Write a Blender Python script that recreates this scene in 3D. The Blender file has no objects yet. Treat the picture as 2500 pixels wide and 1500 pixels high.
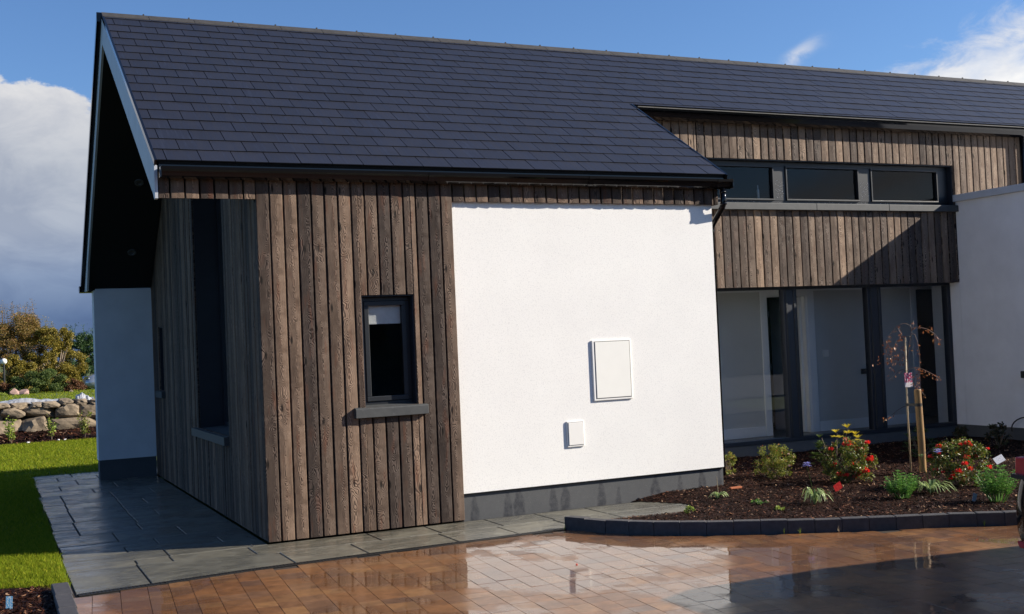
import bpy, bmesh, math, random
from mathutils import Vector, Matrix, noise
import numpy as np
random.seed(7)
R = math.radians
sc = bpy.context.scene
COL = sc.collection

# ------------------------------------------------------------------ helpers
class MB:
    def __init__(self): self.v=[]; self.f=[]; self.uv=[]; self.mi=[]
    def face(self, pts, uvs=None, m=0):
        n=len(self.v); self.v+= [tuple(p) for p in pts]; self.f.append(tuple(range(n,n+len(pts))))
        self.uv += list(uvs) if uvs else [(0,0)]*len(pts); self.mi.append(m)
    def mesh(self, vs, fs, m=0):
        n=len(self.v); self.v+=[tuple(p) for p in vs]
        for f in fs:
            self.f.append(tuple(n+i for i in f)); self.uv+=[(0,0)]*len(f); self.mi.append(m)
    def box(self,x0,x1,y0,y1,z0,z1,m=0):
        vs=[(x,y,z) for z in (z0,z1) for y in (y0,y1) for x in (x0,x1)]
        self.mesh(vs,[(0,2,3,1),(4,5,7,6),(0,1,5,4),(2,6,7,3),(0,4,6,2),(1,3,7,5)],m)
    def cbox(self,x0,x1,y0,y1,z0,z1,c=.005,m=0):
        # box with chamfered top edge
        vs=[(x0,y0,z0),(x1,y0,z0),(x1,y1,z0),(x0,y1,z0),(x0,y0,z1-c),(x1,y0,z1-c),(x1,y1,z1-c),(x0,y1,z1-c),
            (x0+c,y0+c,z1),(x1-c,y0+c,z1),(x1-c,y1-c,z1),(x0+c,y1-c,z1)]
        fs=[(0,3,2,1),(8,9,10,11)]
        for i in range(4):
            j=(i+1)%4; fs+=[(i,j,4+j,4+i),(4+i,4+j,8+j,8+i)]
        self.mesh(vs,fs,m)
    def prism(self, poly, axis, a, b, m=0):
        # poly: list of 2D points in the other two axes (order x<y<z), extruded along axis from a to b
        def P(p,t):
            return {'x':(t,p[0],p[1]),'y':(p[0],t,p[1]),'z':(p[0],p[1],t)}[axis]
        n=len(poly); vs=[P(p,a) for p in poly]+[P(p,b) for p in poly]
        fs=[tuple(range(n))[::-1], tuple(range(n,2*n))]+[(i,(i+1)%n,n+(i+1)%n,n+i) for i in range(n)]
        self.mesh(vs,fs,m)
    def tube(self, path, rad, n=8, m=0, cap=True):
        path=[Vector(p) for p in path]
        if not hasattr(rad,'__len__'): rad=[rad]*len(path)
        vs=[]; up=None
        for i,p in enumerate(path):
            d=(path[min(i+1,len(path)-1)]-path[max(i-1,0)]).normalized()
            if up is None: up=d.orthogonal().normalized()
            up=(up-d*up.dot(d)).normalized(); s=d.cross(up)
            for k in range(n):
                a=2*math.pi*k/n; vs.append(p+(up*math.cos(a)+s*math.sin(a))*rad[i])
        fs=[(i*n+k,i*n+(k+1)%n,(i+1)*n+(k+1)%n,(i+1)*n+k) for i in range(len(path)-1) for k in range(n)]
        if cap: fs+=[tuple(range(n))[::-1], tuple(range((len(path)-1)*n,len(path)*n))]
        self.mesh(vs,fs,m)
    def build(self, name, mats, parent=None, smooth=False, bevel=0, fix=True):
        me=bpy.data.meshes.new(name); me.from_pydata(self.v,[],self.f)
        if not isinstance(mats,(list,tuple)): mats=[mats]
        for k in mats: me.materials.append(k)
        me.polygons.foreach_set('material_index',self.mi)
        if any(u!=(0,0) for u in self.uv[:4000]):
            l=me.uv_layers.new(name='UVMap'); l.data.foreach_set('uv',[c for u in self.uv for c in u])
        me.update()
        if fix:
            b=bmesh.new(); b.from_mesh(me); bmesh.ops.recalc_face_normals(b,faces=b.faces); b.to_mesh(me); b.free()
        if smooth: me.polygons.foreach_set('use_smooth',[True]*len(me.polygons))
        o=bpy.data.objects.new(name,me); COL.objects.link(o)
        if parent: 
            o.parent=parent; o.matrix_parent_inverse=Matrix.Translation(-parent.location)
        if bevel:
            b=o.modifiers.new('Bevel','BEVEL'); b.width=bevel; b.segments=2; b.limit_method='ANGLE'
        return o

def tag(o,label=None,cat=None,group=None,kind=None):
    if label: o['label']=label
    if cat: o['category']=cat
    if group: o['group']=group
    if kind: o['kind']=kind
    return o
def empty(name,loc,label,cat,group=None):
    o=bpy.data.objects.new(name,None); COL.objects.link(o); o.location=loc; o.empty_display_size=.2
    return tag(o,label,cat,group)

# ------------------------------------------------------------------ materials
class NT:
    def __init__(self,name,world=False):
        if world: self.t=name
        else:
            self.m=bpy.data.materials.new(name); self.m.use_nodes=True; self.t=self.m.node_tree
        self.t.nodes.clear(); self.n=self.t.nodes; self.l=self.t.links
    def node(self,ty,**k):
        o=self.n.new(ty)
        for a,b in k.items(): setattr(o,a,b)
        return o
    def set(self,nd,key,val):
        if val is None: return
        s=nd.inputs[key]
        if isinstance(val,bpy.types.NodeSocket): self.l.new(val,s)
        else: s.default_value=val
    def math(self,op,a,b=None,c=None,clamp=False):
        nd=self.node('ShaderNodeMath',operation=op,use_clamp=clamp); self.set(nd,0,a); self.set(nd,1,b)
        if c is not None: self.set(nd,2,c)
        return nd.outputs[0]
    def noise(self,vec,scale,detail=2,rough=.5,dist=0,dim='3D'):
        nd=self.node('ShaderNodeTexNoise',noise_dimensions=dim); self.set(nd,'Vector',vec); self.set(nd,'Scale',scale); self.set(nd,'Detail',detail); self.set(nd,'Roughness',rough); self.set(nd,'Distortion',dist)
        return nd.outputs['Fac']
    def ramp(self,fac,stops,interp='LINEAR'):
        nd=self.node('ShaderNodeValToRGB'); self.set(nd,'Fac',fac); cr=nd.color_ramp; cr.interpolation=interp
        while len(cr.elements)<len(stops): cr.elements.new(.5)
        for e,(p,c) in zip(cr.elements,stops):
            e.position=p; e.color=tuple(c)+(1,) if hasattr(c,'__len__') else (c,c,c,1)
        return nd.outputs[0]
    def mix(self,f,a,b,mode='MIX'):
        nd=self.node('ShaderNodeMix',data_type='RGBA',blend_type=mode); self.set(nd,0,f)
        for k,x in ((6,a),(7,b)):
            if isinstance(x,bpy.types.NodeSocket): self.l.new(x,nd.inputs[k])
            else: nd.inputs[k].default_value=tuple(x)+(1,) if len(x)==3 else x
        return nd.outputs[2]
    def mapr(self,x,a,b,c=0,d=1,smooth=False):
        nd=self.node('ShaderNodeMapRange'); 
        if smooth: nd.interpolation_type='SMOOTHSTEP'
        for i,q in enumerate((x,a,b,c,d)): self.set(nd,i,q)
        return nd.outputs[0]
    def coord(self,out='Object',scale=None):
        c=self.node('ShaderNodeTexCoord').outputs[out]
        if scale:
            m=self.node('ShaderNodeMapping'); m.inputs['Scale'].default_value=scale; self.l.new(c,m.inputs[0]); return m.outputs[0]
        return c
    def bump(self,h,strength=.3,dist=.01,normal=None):
        b=self.node('ShaderNodeBump'); self.set(b,'Height',h); self.set(b,'Strength',strength); self.set(b,'Distance',dist)
        if normal: self.l.new(normal,b.inputs['Normal'])
        return b.outputs[0]
    def rand(self): return self.node('ShaderNodeNewGeometry').outputs['Random Per Island']
    def out(self,**k):
        p=self.node('ShaderNodeBsdfPrincipled'); o=self.node('ShaderNodeOutputMaterial'); self.l.new(p.outputs[0],o.inputs[0])
        for a,b in k.items():
            key=a.replace('_',' ')
            if key=='Base Color' and isinstance(b,tuple): b=b+(1,) if len(b)==3 else b
            self.set(p,key,b)
        return self.m
def M(name,col,rough=.6,var=.15,scale=6,bump=0,bscale=60,metal=0,spec=.5):
    t=NT(name); c=t.coord(); n=t.noise(c,scale,4,.6)
    k=t.mapr(n,.3,.7,1-var,1+var)
    colr=t.mix(1.,col,(1,1,1)) if False else None
    vm=t.node('ShaderNodeVectorMath',operation='SCALE'); vm.inputs[0].default_value=col; t.l.new(k,vm.inputs['Scale'])
    kw=dict(Base_Color=vm.outputs[0],Roughness=rough,Metallic=metal,Specular_IOR_Level=spec)
    if bump: kw['Normal']=t.bump(t.noise(c,bscale,3,.6),bump,.01)
    return t.out(**kw)

def wood_mat(name,base_a,base_b,dark,redk=.5):
    t=NT(name)
    uv=t.node('ShaderNodeUVMap').outputs[0]; sx=t.node('ShaderNodeSeparateXYZ'); t.l.new(uv,sx.inputs[0])
    u,v=sx.outputs[0],sx.outputs[1]; rnd=t.rand()
    # vertical coordinate carries a per-board offset; heart of the log wanders under the board face
    off=t.math('MULTIPLY',rnd,97.)
    v2=t.math('ADD',v,off)
    def vec(a,b,c=0.):
        n=t.node('ShaderNodeCombineXYZ'); t.set(n,0,a); t.set(n,1,b); t.set(n,2,c); return n.outputs[0]
    wob=t.noise(vec(t.math('MULTIPLY',u,1.),t.math('MULTIPLY',v2,1.15)),2.0,3,.55)
    wob2=t.noise(vec(t.math('MULTIPLY',u,12.),t.math('MULTIPLY',v2,.75),off),3.0,3,.6)
    cen=t.math('MULTIPLY',t.math('SUBTRACT',t.math('FRACT',t.math('MULTIPLY',rnd,13.7)),.5),.05)
    uu=t.math('ADD',t.math('SUBTRACT',u,cen),t.math('MULTIPLY',t.math('SUBTRACT',wob,.5),.04))
    d=t.math('ADD',.006,t.math('MULTIPLY',t.math('ABSOLUTE',t.math('SUBTRACT',wob,.42)),.24))
    # knots
    kv=t.node('ShaderNodeTexVoronoi'); kv.voronoi_dimensions='2D'; t.l.new(vec(t.math('MULTIPLY',u,6.),t.math('MULTIPLY',v2,1.7)),kv.inputs['Vector']); kv.inputs['Scale'].default_value=1.0
    kd=kv.outputs['Distance']; krnd=t.node('ShaderNodeSeparateColor'); t.l.new(kv.outputs['Color'],krnd.inputs[0])
    kon=t.math('GREATER_THAN',krnd.outputs[0],.55)
    near=t.math('MULTIPLY',t.mapr(kd,.0,.34,1,0,True),kon)
    r=t.math('SQRT',t.math('ADD',t.math('MULTIPLY',uu,uu),t.math('MULTIPLY',d,d)))
    r=t.math('ADD',r,t.math('MULTIPLY',near,.03)); r=t.math('ADD',r,t.math('MULTIPLY',wob2,.009))
    ring=t.math('FRACT',t.math('MULTIPLY',r,t.mapr(rnd,0,1,120,230)))
    late=t.ramp(ring,[(0,.0),(.40,.05),(.62,.85),(.85,1.),(1.,0.)])
    fine=t.noise(vec(t.math('MULTIPLY',u,260.),t.math('MULTIPLY',v2,5.)),1.,3,.6)
    blot=t.noise(vec(t.math('MULTIPLY',u,5.),v2),2.4,3,.6)
    basec=t.mix(t.mapr(blot,.3,.7,0,1),base_a,base_b)
    rv=t.math('FRACT',t.math('MULTIPLY',rnd,31.3))
    tint=t.mix(rv,(.45,.44,.47),(1.45,1.30,1.16)); basec=t.mix(1.,basec,tint,'MULTIPLY')
    basec=t.mix(t.math('MULTIPLY',t.mapr(fine,.35,.75,0,1),.35),basec,dark)
    c=t.mix(t.math('MULTIPLY',late,t.mapr(t.math('ADD',blot,t.math('MULTIPLY',t.math('SUBTRACT',rv,.5),.3)),.3,.7,.95,.35)),basec,dark)
    knot=t.math('MULTIPLY',t.mapr(kd,.03,.085,1,0,True),kon)
    c=t.mix(knot,c,(.012,.008,.006))
    red=t.math('MULTIPLY',t.mapr(t.noise(vec(t.math('MULTIPLY',u,20.),t.math('MULTIPLY',v2,3.)),1.,2),.56,.75,0,1),redk)
    c=t.mix(red,c,(.13,.045,.022))
    h=t.math('SUBTRACT',t.math('MULTIPLY',fine,.3),late)
    return t.out(Base_Color=c,Roughness=.7,Specular_IOR_Level=.2,Normal=t.bump(h,.8,.004))
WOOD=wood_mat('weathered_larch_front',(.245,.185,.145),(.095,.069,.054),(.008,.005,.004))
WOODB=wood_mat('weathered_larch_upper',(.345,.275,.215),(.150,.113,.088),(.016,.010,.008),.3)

def render_mat():
    t=NT('white_render'); c=t.coord()
    n=t.noise(c,230,2,.6); n2=t.noise(c,2.,3,.5)
    v=t.node('ShaderNodeTexVoronoi'); t.l.new(c,v.inputs[0]); v.inputs['Scale'].default_value=300
    pit=t.mapr(n,.28,.42,.72,1)
    n3=t.noise(c,95,2,.6)
    cc=t.mix(1.,t.mix(t.mapr(n2,.3,.7,0,1),(.85,.835,.80),(.815,.80,.77)),t.mix(t.math('MULTIPLY',pit,t.mapr(n3,.30,.47,.72,1)),(.45,.45,.48),(1,1,1)),'MULTIPLY')
    return t.out(Base_Color=cc,Roughness=.85,Specular_IOR_Level=.2,Normal=t.bump(t.math('ADD',n,t.math('MULTIPLY',n3,.5)),.3,.005))
RENDER=render_mat()
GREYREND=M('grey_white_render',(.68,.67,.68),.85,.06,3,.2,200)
def plinth_mat():
    t=NT('dark_plinth_render'); c=t.coord(); s=t.node('ShaderNodeSeparateXYZ'); t.l.new(c,s.inputs[0])
    n=t.noise(c,8,4,.6); g=t.noise(c,320,1)
    base=t.mix(n,(.058,.061,.066),(.085,.087,.089))
    # damp drips spreading downward from the bead: stain shapes of their own
    x=s.outputs[0]; z=s.outputs[2]; wig=t.noise(c,14,3,.6)
    tot=None
    for cx,w,top in [(1.87,.045,.215),(2.20,.045,.225),(2.31,.06,.235),(2.66,.045,.235),(2.79,.055,.24),(3.17,.045,.235),(3.36,.035,.16),(3.77,.06,.235),(4.05,.04,.22),(4.31,.05,.24),(4.52,.03,.24)]:
        ww=t.mapr(z,top-.14,top,w,w*.25)
        dx=t.math('ABSOLUTE',t.math('SUBTRACT',x,cx))
        dx=t.math('ADD',dx,t.math('MULTIPLY',t.math('SUBTRACT',wig,.5),.05))
        m=t.math('MULTIPLY',t.mapr(t.math('SUBTRACT',dx,ww),-.012,.012,1,0,True),t.mapr(z,top-.01,top,1,0))
        tot=m if tot is None else t.math('MAXIMUM',tot,m)
    tot=t.math('MULTIPLY',tot,t.mapr(t.noise(c,30,3),.3,.6,.45,.9))
    col=t.mix(tot,base,(.022,.024,.031))
    col=t.mix(t.math('MULTIPLY',t.mapr(g,.66,.75,0,1),.5),col,(.25,.25,.25))
    return t.out(Base_Color=col,Roughness=t.mapr(tot,0,1,.85,.45),Normal=t.bump(g,.2,.003))
PLINTH=plinth_mat()
def slate_mat():
    t=NT('roof_slate'); c=t.coord(); r=t.rand(); n=t.noise(c,4,5,.65)
    st=t.node('ShaderNodeMapping'); t.l.new(c,st.inputs[0]); st.inputs['Scale'].default_value=(14,.8,.8)
    sk=t.noise(st.outputs[0],2,4,.6)
    k=t.math('MULTIPLY',t.mapr(r,0,1,.90,1.10),t.mapr(n,.3,.7,.88,1.12))
    a=t.mix(t.mapr(sk,.58,.78,0,.5),(.0155,.0163,.0245),(.038,.040,.054))
    vm=t.node('ShaderNodeVectorMath',operation='SCALE'); t.l.new(a,vm.inputs[0]); t.l.new(k,vm.inputs['Scale'])
    return t.out(Base_Color=vm.outputs[0],Roughness=t.mapr(sk,.4,.8,.5,.36),Specular_IOR_Level=.5,Normal=t.bump(t.noise(c,40,3),.05,.003))
SLATE=slate_mat()
SLEDGE=M('slate_edge_shade',(.004,.004,.005),.9)  # near-black wet slate edges; the course shadow lines are put into this colour
RIDGE=M('ridge_tile_concrete',(.034,.032,.031),.8,.35,12,.2,60)
BLACK=M('black_gutter_plastic',(.004,.004,.005),.10,.05,8,0,60,0,.4)
DARKSOF=M('dark_soffit',(.006,.006,.0065),.8)
BARGE=M('pale_grey_bargeboard',(.44,.46,.50),.5,.08,5)
ANTH=M('anthracite_frame',(.013,.015,.018),.42,.15,10,.05,200)
ANTHD=M('anthracite_deep_frame',(.014,.017,.025),.45,.12,6)
def sill_mat():
    t=NT('grey_sill'); c=t.coord(); s=t.noise(c,9,4,.7); e=t.noise(c,40,3,.7)
    col=t.mix(t.mapr(s,.35,.7,0,1),(.04,.043,.045),(.06,.063,.063)); col=t.mix(t.mapr(e,.66,.74,0,.45),col,(.16,.16,.157))
    return t.out(Base_Color=col,Roughness=.6,Normal=t.bump(e,.1,.003))
SILL=sill_mat()
def glass_mat(name,tint,refl=.5):
    t=NT(name); fr=t.node('ShaderNodeFresnel'); fr.inputs[0].default_value=1.5
    g=t.node('ShaderNodeBsdfGlossy'); g.inputs['Roughness'].default_value=.0; g.inputs['Color'].default_value=(1,1,1,1)
    tr=t.node('ShaderNodeBsdfTransparent'); tr.inputs[0].default_value=tint+(1,)
    mx=t.node('ShaderNodeMixShader'); t.l.new(t.math('MULTIPLY',fr.outputs[0],refl,clamp=True),mx.inputs[0]); t.l.new(tr.outputs[0],mx.inputs[1]); t.l.new(g.outputs[0],mx.inputs[2])
    o=t.node('ShaderNodeOutputMaterial'); t.l.new(mx.outputs[0],o.inputs[0]); return t.m
GLASS=glass_mat('window_glass',(.76,.78,.79))
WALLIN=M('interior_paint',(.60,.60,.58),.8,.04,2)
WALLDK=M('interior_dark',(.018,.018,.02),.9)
TRIM=M('interior_white_trim',(.82,.83,.84),.5,.03)
FLOORIN=M('interior_floor',(.16,.14,.12),.3)
BLIND=M('roller_blind',(.85,.84,.80),.8)
CREAM=M('cream_meter_door',(.84,.825,.77),.35,.02)
WHITEP=M('white_plastic',(.82,.80,.76),.4,.02)
STEEL=M('lock_metal',(.10,.10,.10),.4,.1,metal=.6)

def paver_mat():
    t=NT('wet_brick_pavers'); c=t.coord(); r=t.rand()
    n=t.noise(c,9,5,.65); big=t.noise(c,1.1,3,.55); fine=t.noise(c,190,2,.6)
    a=t.ramp(r,[(0,(.17,.073,.027)),(.25,(.215,.094,.033)),(.5,(.16,.072,.030)),(.7,(.255,.125,.047)),(.88,(.175,.087,.042)),(1,(.125,.062,.034))])
    vm=t.node('ShaderNodeVectorMath',operation='SCALE'); t.l.new(a,vm.inputs[0]); t.l.new(t.mapr(n,.3,.7,.65,1.3),vm.inputs['Scale'])
    speck=t.mapr(fine,.62,.72,0,.35)
    col=t.mix(speck,vm.outputs[0],(.30,.20,.13))
    wet=t.math('ADD',big,t.math('MULTIPLY',t.math('SUBTRACT',n,.5),.22))
    film=t.mapr(wet,.445,.50,0,1,True)           # 1 = standing water, 0 = damp block
    rough=t.mapr(film,0,1,.17,.025)
    h=t.math('MULTIPLY',t.math('ADD',t.math('MULTIPLY',fine,.5),n),t.mapr(film,0,1,1,.0))
    bn=t.bump(h,.35,.003)
    cb=t.bump(t.math('MULTIPLY',t.noise(c,70,2,.5),t.mapr(film,0,1,1.,.12)),.2,.003)
    col=t.mix(t.math('MULTIPLY',film,.25),col,(.05,.022,.012))
    return t.out(Base_Color=col,Roughness=.55,Normal=bn,Specular_IOR_Level=.2,Coat_Weight=t.mapr(film,0,1,.62,1.),Coat_Roughness=rough,Coat_IOR=1.62,Coat_Normal=cb)
PAVER=paver_mat()
def slab_mat():
    t=NT('riven_stone_slab'); c=t.coord(); r=t.rand()
    cm=t.node('ShaderNodeCombineXYZ'); t.l.new(t.math('MULTIPLY',r,50.),cm.inputs[0]); t.l.new(t.math('MULTIPLY',r,31.),cm.inputs[1])
    ad=t.node('ShaderNodeVectorMath',operation='ADD'); t.l.new(c,ad.inputs[0]); t.l.new(cm.outputs[0],ad.inputs[1])
    mp=t.node('ShaderNodeMapping'); t.l.new(ad.outputs[0],mp.inputs[0]); mp.inputs['Scale'].default_value=(.7,2.6,1); mp.inputs['Rotation'].default_value=(0,0,.25)
    riv=t.noise(mp.outputs[0],2.0,5,.55,1.2); n=t.noise(ad.outputs[0],7,4,.6); fine=t.noise(c,120,3,.6)
    a=t.ramp(r,[(0,(.105,.097,.072)),(.35,(.15,.137,.10)),(.7,(.095,.091,.072)),(1,(.17,.156,.115))])
    vm=t.node('ShaderNodeVectorMath',operation='SCALE'); t.l.new(a,vm.inputs[0]); t.l.new(t.mapr(n,.3,.7,.8,1.2),vm.inputs['Scale'])
    step=t.ramp(riv,[(0,0),(.36,.1),(.39,.3),(.5,.38),(.53,.62),(.64,.7),(.67,.95),(1,1)])
    edge=t.math('MULTIPLY',t.mapr(t.math('ABSOLUTE',t.math('SUBTRACT',riv,.515)),0,.012,1,0),.45)
    col=t.mix(edge,vm.outputs[0],(.27,.27,.23))
    wet=t.mapr(t.noise(c,1.7,3,.6),.38,.6,0,1,True)
    h=t.math('ADD',step,t.math('MULTIPLY',fine,.10))
    return t.out(Base_Color=t.mix(t.math('MULTIPLY',wet,.35),col,(.06,.056,.044)),Roughness=.6,Normal=t.bump(h,.7,.014),
        Coat_Weight=t.mapr(wet,0,1,.5,1.),Coat_Roughness=t.mapr(wet,0,1,.20,.05),Coat_IOR=1.4,Coat_Normal=t.bump(h,.9,.016))
SLAB=slab_mat()
KERB=M('charcoal_kerb_block',(.048,.046,.050),.75,.25,20,.3,150)
JOINT=M('joint_sand',(.028,.018,.012),.8,.3,30)
PJOINT=M('patio_joint',(.012,.011,.010),.9,.3,30)
DRAIN=M('drain_iron',(.009,.009,.0095),.5,.3,30)
def soil_mat():
    t=NT('dark_soil'); c=t.coord(); n=t.noise(c,25,5,.7)
    return t.out(Base_Color=t.mix(t.mapr(n,.35,.7,0,1),(.005,.0025,.002),(.032,.011,.006)),Roughness=.85,Specular_IOR_Level=.1,Normal=t.bump(n,.9,.03))
SOIL=soil_mat()
def rnd_mat(name,stops,rough=.6,trans=0,spec=.4,noise_amt=.0):
    t=NT(name); r=t.rand(); col=t.ramp(r,stops)
    kw=dict(Base_Color=col,Roughness=rough,Specular_IOR_Level=spec)
    if not trans: return t.out(**kw)
    m=t.out(**kw); p=[n for n in t.n if n.type=='BSDF_PRINCIPLED'][0]; o=[n for n in t.n if n.type=='OUTPUT_MATERIAL'][0]
    tl=t.node('ShaderNodeBsdfTranslucent'); t.l.new(col,tl.inputs[0]); ms=t.node('ShaderNodeMixShader'); ms.inputs[0].default_value=trans
    t.l.new(p.outputs[0],ms.inputs[1]); t.l.new(tl.outputs[0],ms.inputs[2]); t.l.new(ms.outputs[0],o.inputs[0]); return m
CHIP=rnd_mat('bark_chips',[(0,(.008,.0028,.002)),(.45,(.024,.007,.0035)),(.72,(.04,.013,.006)),(.90,(.10,.034,.014)),(.965,(.28,.15,.085)),(1,(.45,.30,.18))],.6,0,.15)
GRASS=rnd_mat('grass_blades',[(0,(.09,.14,.006)),(.5,(.205,.265,.012)),(.85,(.28,.32,.02)),(1,(.34,.30,.03))],.6,.35,.12)
GRASSG=M('lawn_base',(.06,.085,.003),.9,.3,3)
LEAF_ROSE=rnd_mat('rose_leaves',[(0,(.04,.07,.012)),(.5,(.12,.16,.022)),(.8,(.22,.23,.035)),(1,(.22,.09,.04))],.4,.3)
LEAF_SPIR=rnd_mat('spirea_leaves',[(0,(.08,.11,.015)),(.5,(.20,.23,.03)),(.85,(.28,.30,.045)),(1,(.42,.15,.07))],.5,.3)
LEAF_RHOD=rnd_mat('rhododendron_leaves',[(0,(.03,.06,.015)),(1,(.09,.13,.03))],.4,.25)
LEAF_YEL=rnd_mat('yellow_leaves',[(0,(.45,.36,.03)),(1,(.78,.64,.07))],.45,.3)
LEAF_LAV=rnd_mat('fresh_green_leaves',[(0,(.06,.16,.03)),(.6,(.13,.30,.05)),(1,(.26,.44,.09))],.45,.3)
LEAF_BLADE=rnd_mat('pale_blade_leaves',[(0,(.14,.22,.06)),(1,(.42,.52,.22))],.5,.3)
LEAF_DARK=rnd_mat('dark_shrub_leaves',[(0,(.02,.035,.01)),(.8,(.06,.05,.02)),(1,(.12,.04,.02))],.5,.2)
LEAF_AUT=rnd_mat('autumn_tree_leaves',[(0,(.08,.065,.015)),(.4,(.19,.14,.03)),(.75,(.29,.19,.045)),(1,(.33,.16,.08))],.6,.3)
LEAF_AUT2=rnd_mat('olive_gold_leaves',[(0,(.09,.085,.012)),(.5,(.22,.18,.022)),(1,(.36,.26,.035))],.6,.3)
LEAF_HEDGE=rnd_mat('hedge_leaves',[(0,(.014,.04,.012)),(.7,(.04,.09,.025)),(1,(.09,.15,.04))],.5,.25)
LEAF_CON=rnd_mat('conifer_leaves',[(0,(.03,.06,.012)),(.7,(.085,.13,.024)),(1,(.16,.19,.035))],.6,.2)
LEAF_RUST=rnd_mat('rust_shrub_leaves',[(0,(.07,.03,.012)),(1,(.22,.10,.04))],.6,.2)
LEAF_PRUN=rnd_mat('bronze_cherry_leaves',[(0,(.16,.045,.018)),(.6,(.42,.14,.04)),(1,(.62,.32,.13))],.4,.3)
LEAF_LIME=rnd_mat('lime_leaves',[(0,(.16,.24,.03)),(1,(.36,.42,.07))],.5,.3)
RED=rnd_mat('red_petals',[(0,(.70,.025,.015)),(.6,(.90,.06,.03)),(1,(.95,.17,.12))],.45,.25)
BLUSH=rnd_mat('blush_petals',[(0,(.6,.35,.28)),(1,(.75,.6,.5))],.5,.25)
LILAC=rnd_mat('lilac_petals',[(0,(.28,.28,.62)),(1,(.5,.48,.85))],.5,.3)
BARK=M('thin_bark',(.075,.045,.032),.6,.3,30,.3,90)
BARK2=M('pale_branch_bark',(.16,.12,.085),.7,.3,10)
CANE=M('bamboo_cane',(.42,.32,.19),.5,.15,30)
def stake_mat():
    t=NT('round_timber_stake'); c=t.coord('Object',(9,9,1.2)); n=t.noise(c,4,4,.6,.6)
    k=t.noise(t.coord('Object',(7,7,5)),1.6,1)
    col=t.mix(t.mapr(n,.35,.7,0,1),(.32,.18,.055),(.17,.088,.028)); col=t.mix(t.mapr(k,.70,.76,0,.9),col,(.03,.016,.008))
    return t.out(Base_Color=col,Roughness=.6,Normal=t.bump(n,.3,.004))
STAKE=stake_mat()
RUBBER=M('black_rubber',(.012,.012,.012),.5)
GRANITE=M('granite_boulder',(.20,.155,.105),.9,.5,3.5,.8,14)
SHEET=M('white_plastic_sheet',(.30,.31,.335),.4,.25,8)
CARBLK=M('black_car_paint',(.006,.006,.007),.08,.0); 
CARSIL=M('silver_car_paint',(.42,.45,.5),.2,.05,metal=.5)
CARGL=M('dark_car_glass',(.008,.009,.011),.03)
CHROME=M('bright_trim',(.55,.56,.58),.12,.0,metal=1)
LAMPR=M('red_lamp_lens',(.55,.015,.015),.12,.1,20)
PINKSTONE=M('pink_boulder',(.34,.22,.18),.85,.3,6,.5,20)

# ------------------------------------------------------------------ constants (metres)
YR,ZR=3.532,5.302; YE,ZE=-.012,3.141
SL=math.atan2(ZR-ZE,YR-YE); CS,SN=math.cos(SL),math.sin(SL); RL=math.hypot(ZR-ZE,YR-YE)
YB,ZB=6.72,2.55
OV=-.78; XN=4.715; XEND=13.; W=1.789; S2=2.05; K=9.698; G2=1.984

house=empty('house',(0,0,0),'low modern house with larch cladding, white render and a dark slate pitched roof','house')

# ---- cladding boards
def clad(mb,plane,d0,d1,a0,a1,zb,zt,pitch,holes=(),gap=.013,start=None,seed=0):
    """plane 'y': boards run along x from a0 to a1 on y=d0..d1; plane 'x': boards run along y on x=d0..d1. zb,zt numbers or functions"""
    rg=random.Random(seed); fb=zb if callable(zb) else (lambda a:zb); ft=zt if callable(zt) else (lambda a:zt)
    a=a0 if start is None else start; i=0
    while a<a1-1e-4:
        p=pitch; l,r=max(a,a0),min(a+p-gap,a1)
        cx=(a+a+p-gap)/2; dd=rg.uniform(0,.005); lean=rg.uniform(-.003,.003); vo=rg.uniform(0,40)
        if r-l>.01:
            cuts=[l,r]
            for h in holes:
                for e in h[:2]:
                    if l+.004<e<r-.004: cuts.append(e)
            cuts=sorted(cuts)
            for q0,q1 in zip(cuts[:-1],cuts[1:]):
                segs=[(fb,ft)]
                m=(q0+q1)/2; zlo,zhi=fb(m),ft(m)
                hs=[h for h in holes if h[0]<m<h[1]]
                parts=[]; cur=None
                if hs:
                    h=hs[0]
                    if h[2]>zlo+.02: parts.append((lambda a:fb(a), lambda a,h=h:h[2]))
                    if h[3]<zhi-.02: parts.append((lambda a,h=h:h[3], lambda a:ft(a)))
                else: parts=[(fb,ft)]
                for b_,t_ in parts:
                    c=.0045
                    if q1-q0<.03: c=.001
                    # cross-section: rounded front edges; 6 points in (a,d)
                    sec=[(q0,d1+.006),(q0,d0+dd+c+lean),(q0+c,d0+dd+lean),(q1-c,d0+dd-lean),(q1,d0+dd+c-lean),(q1,d1+.006)]
                    def P(s,z): return (s[0],s[1],z) if plane=='y' else (s[1],s[0],z)
                    n=len(sec)
                    lo=[P(s,b_(s[0])) for s in sec]; hi=[P(s,t_(s[0])) for s in sec]
                    base=len(mb.v); mb.v+=lo+hi
                    for k in range(n-1):
                        mb.f.append((base+k,base+k+1,base+n+k+1,base+n+k)); mb.mi.append(0)
                        mb.uv+=[(sec[k][0]-cx,b_(sec[k][0])+vo),(sec[k+1][0]-cx,b_(sec[k+1][0])+vo),(sec[k+1][0]-cx,t_(sec[k+1][0])+vo),(sec[k][0]-cx,t_(sec[k][0])+vo)]
                    for off,zz in ((0,0),(n,1)):
                        f=tuple(base+off+k for k in range(n)); mb.f.append(f); mb.mi.append(0)
                        mb.uv+=[(sec[k][0]-cx,vo+sec[k][1]) for k in range(n)]
        a+=p; i+=1
FZ=3.075
WX0,WX1,WZ0,WZ1=.875,1.356,1.072,2.035
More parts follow.
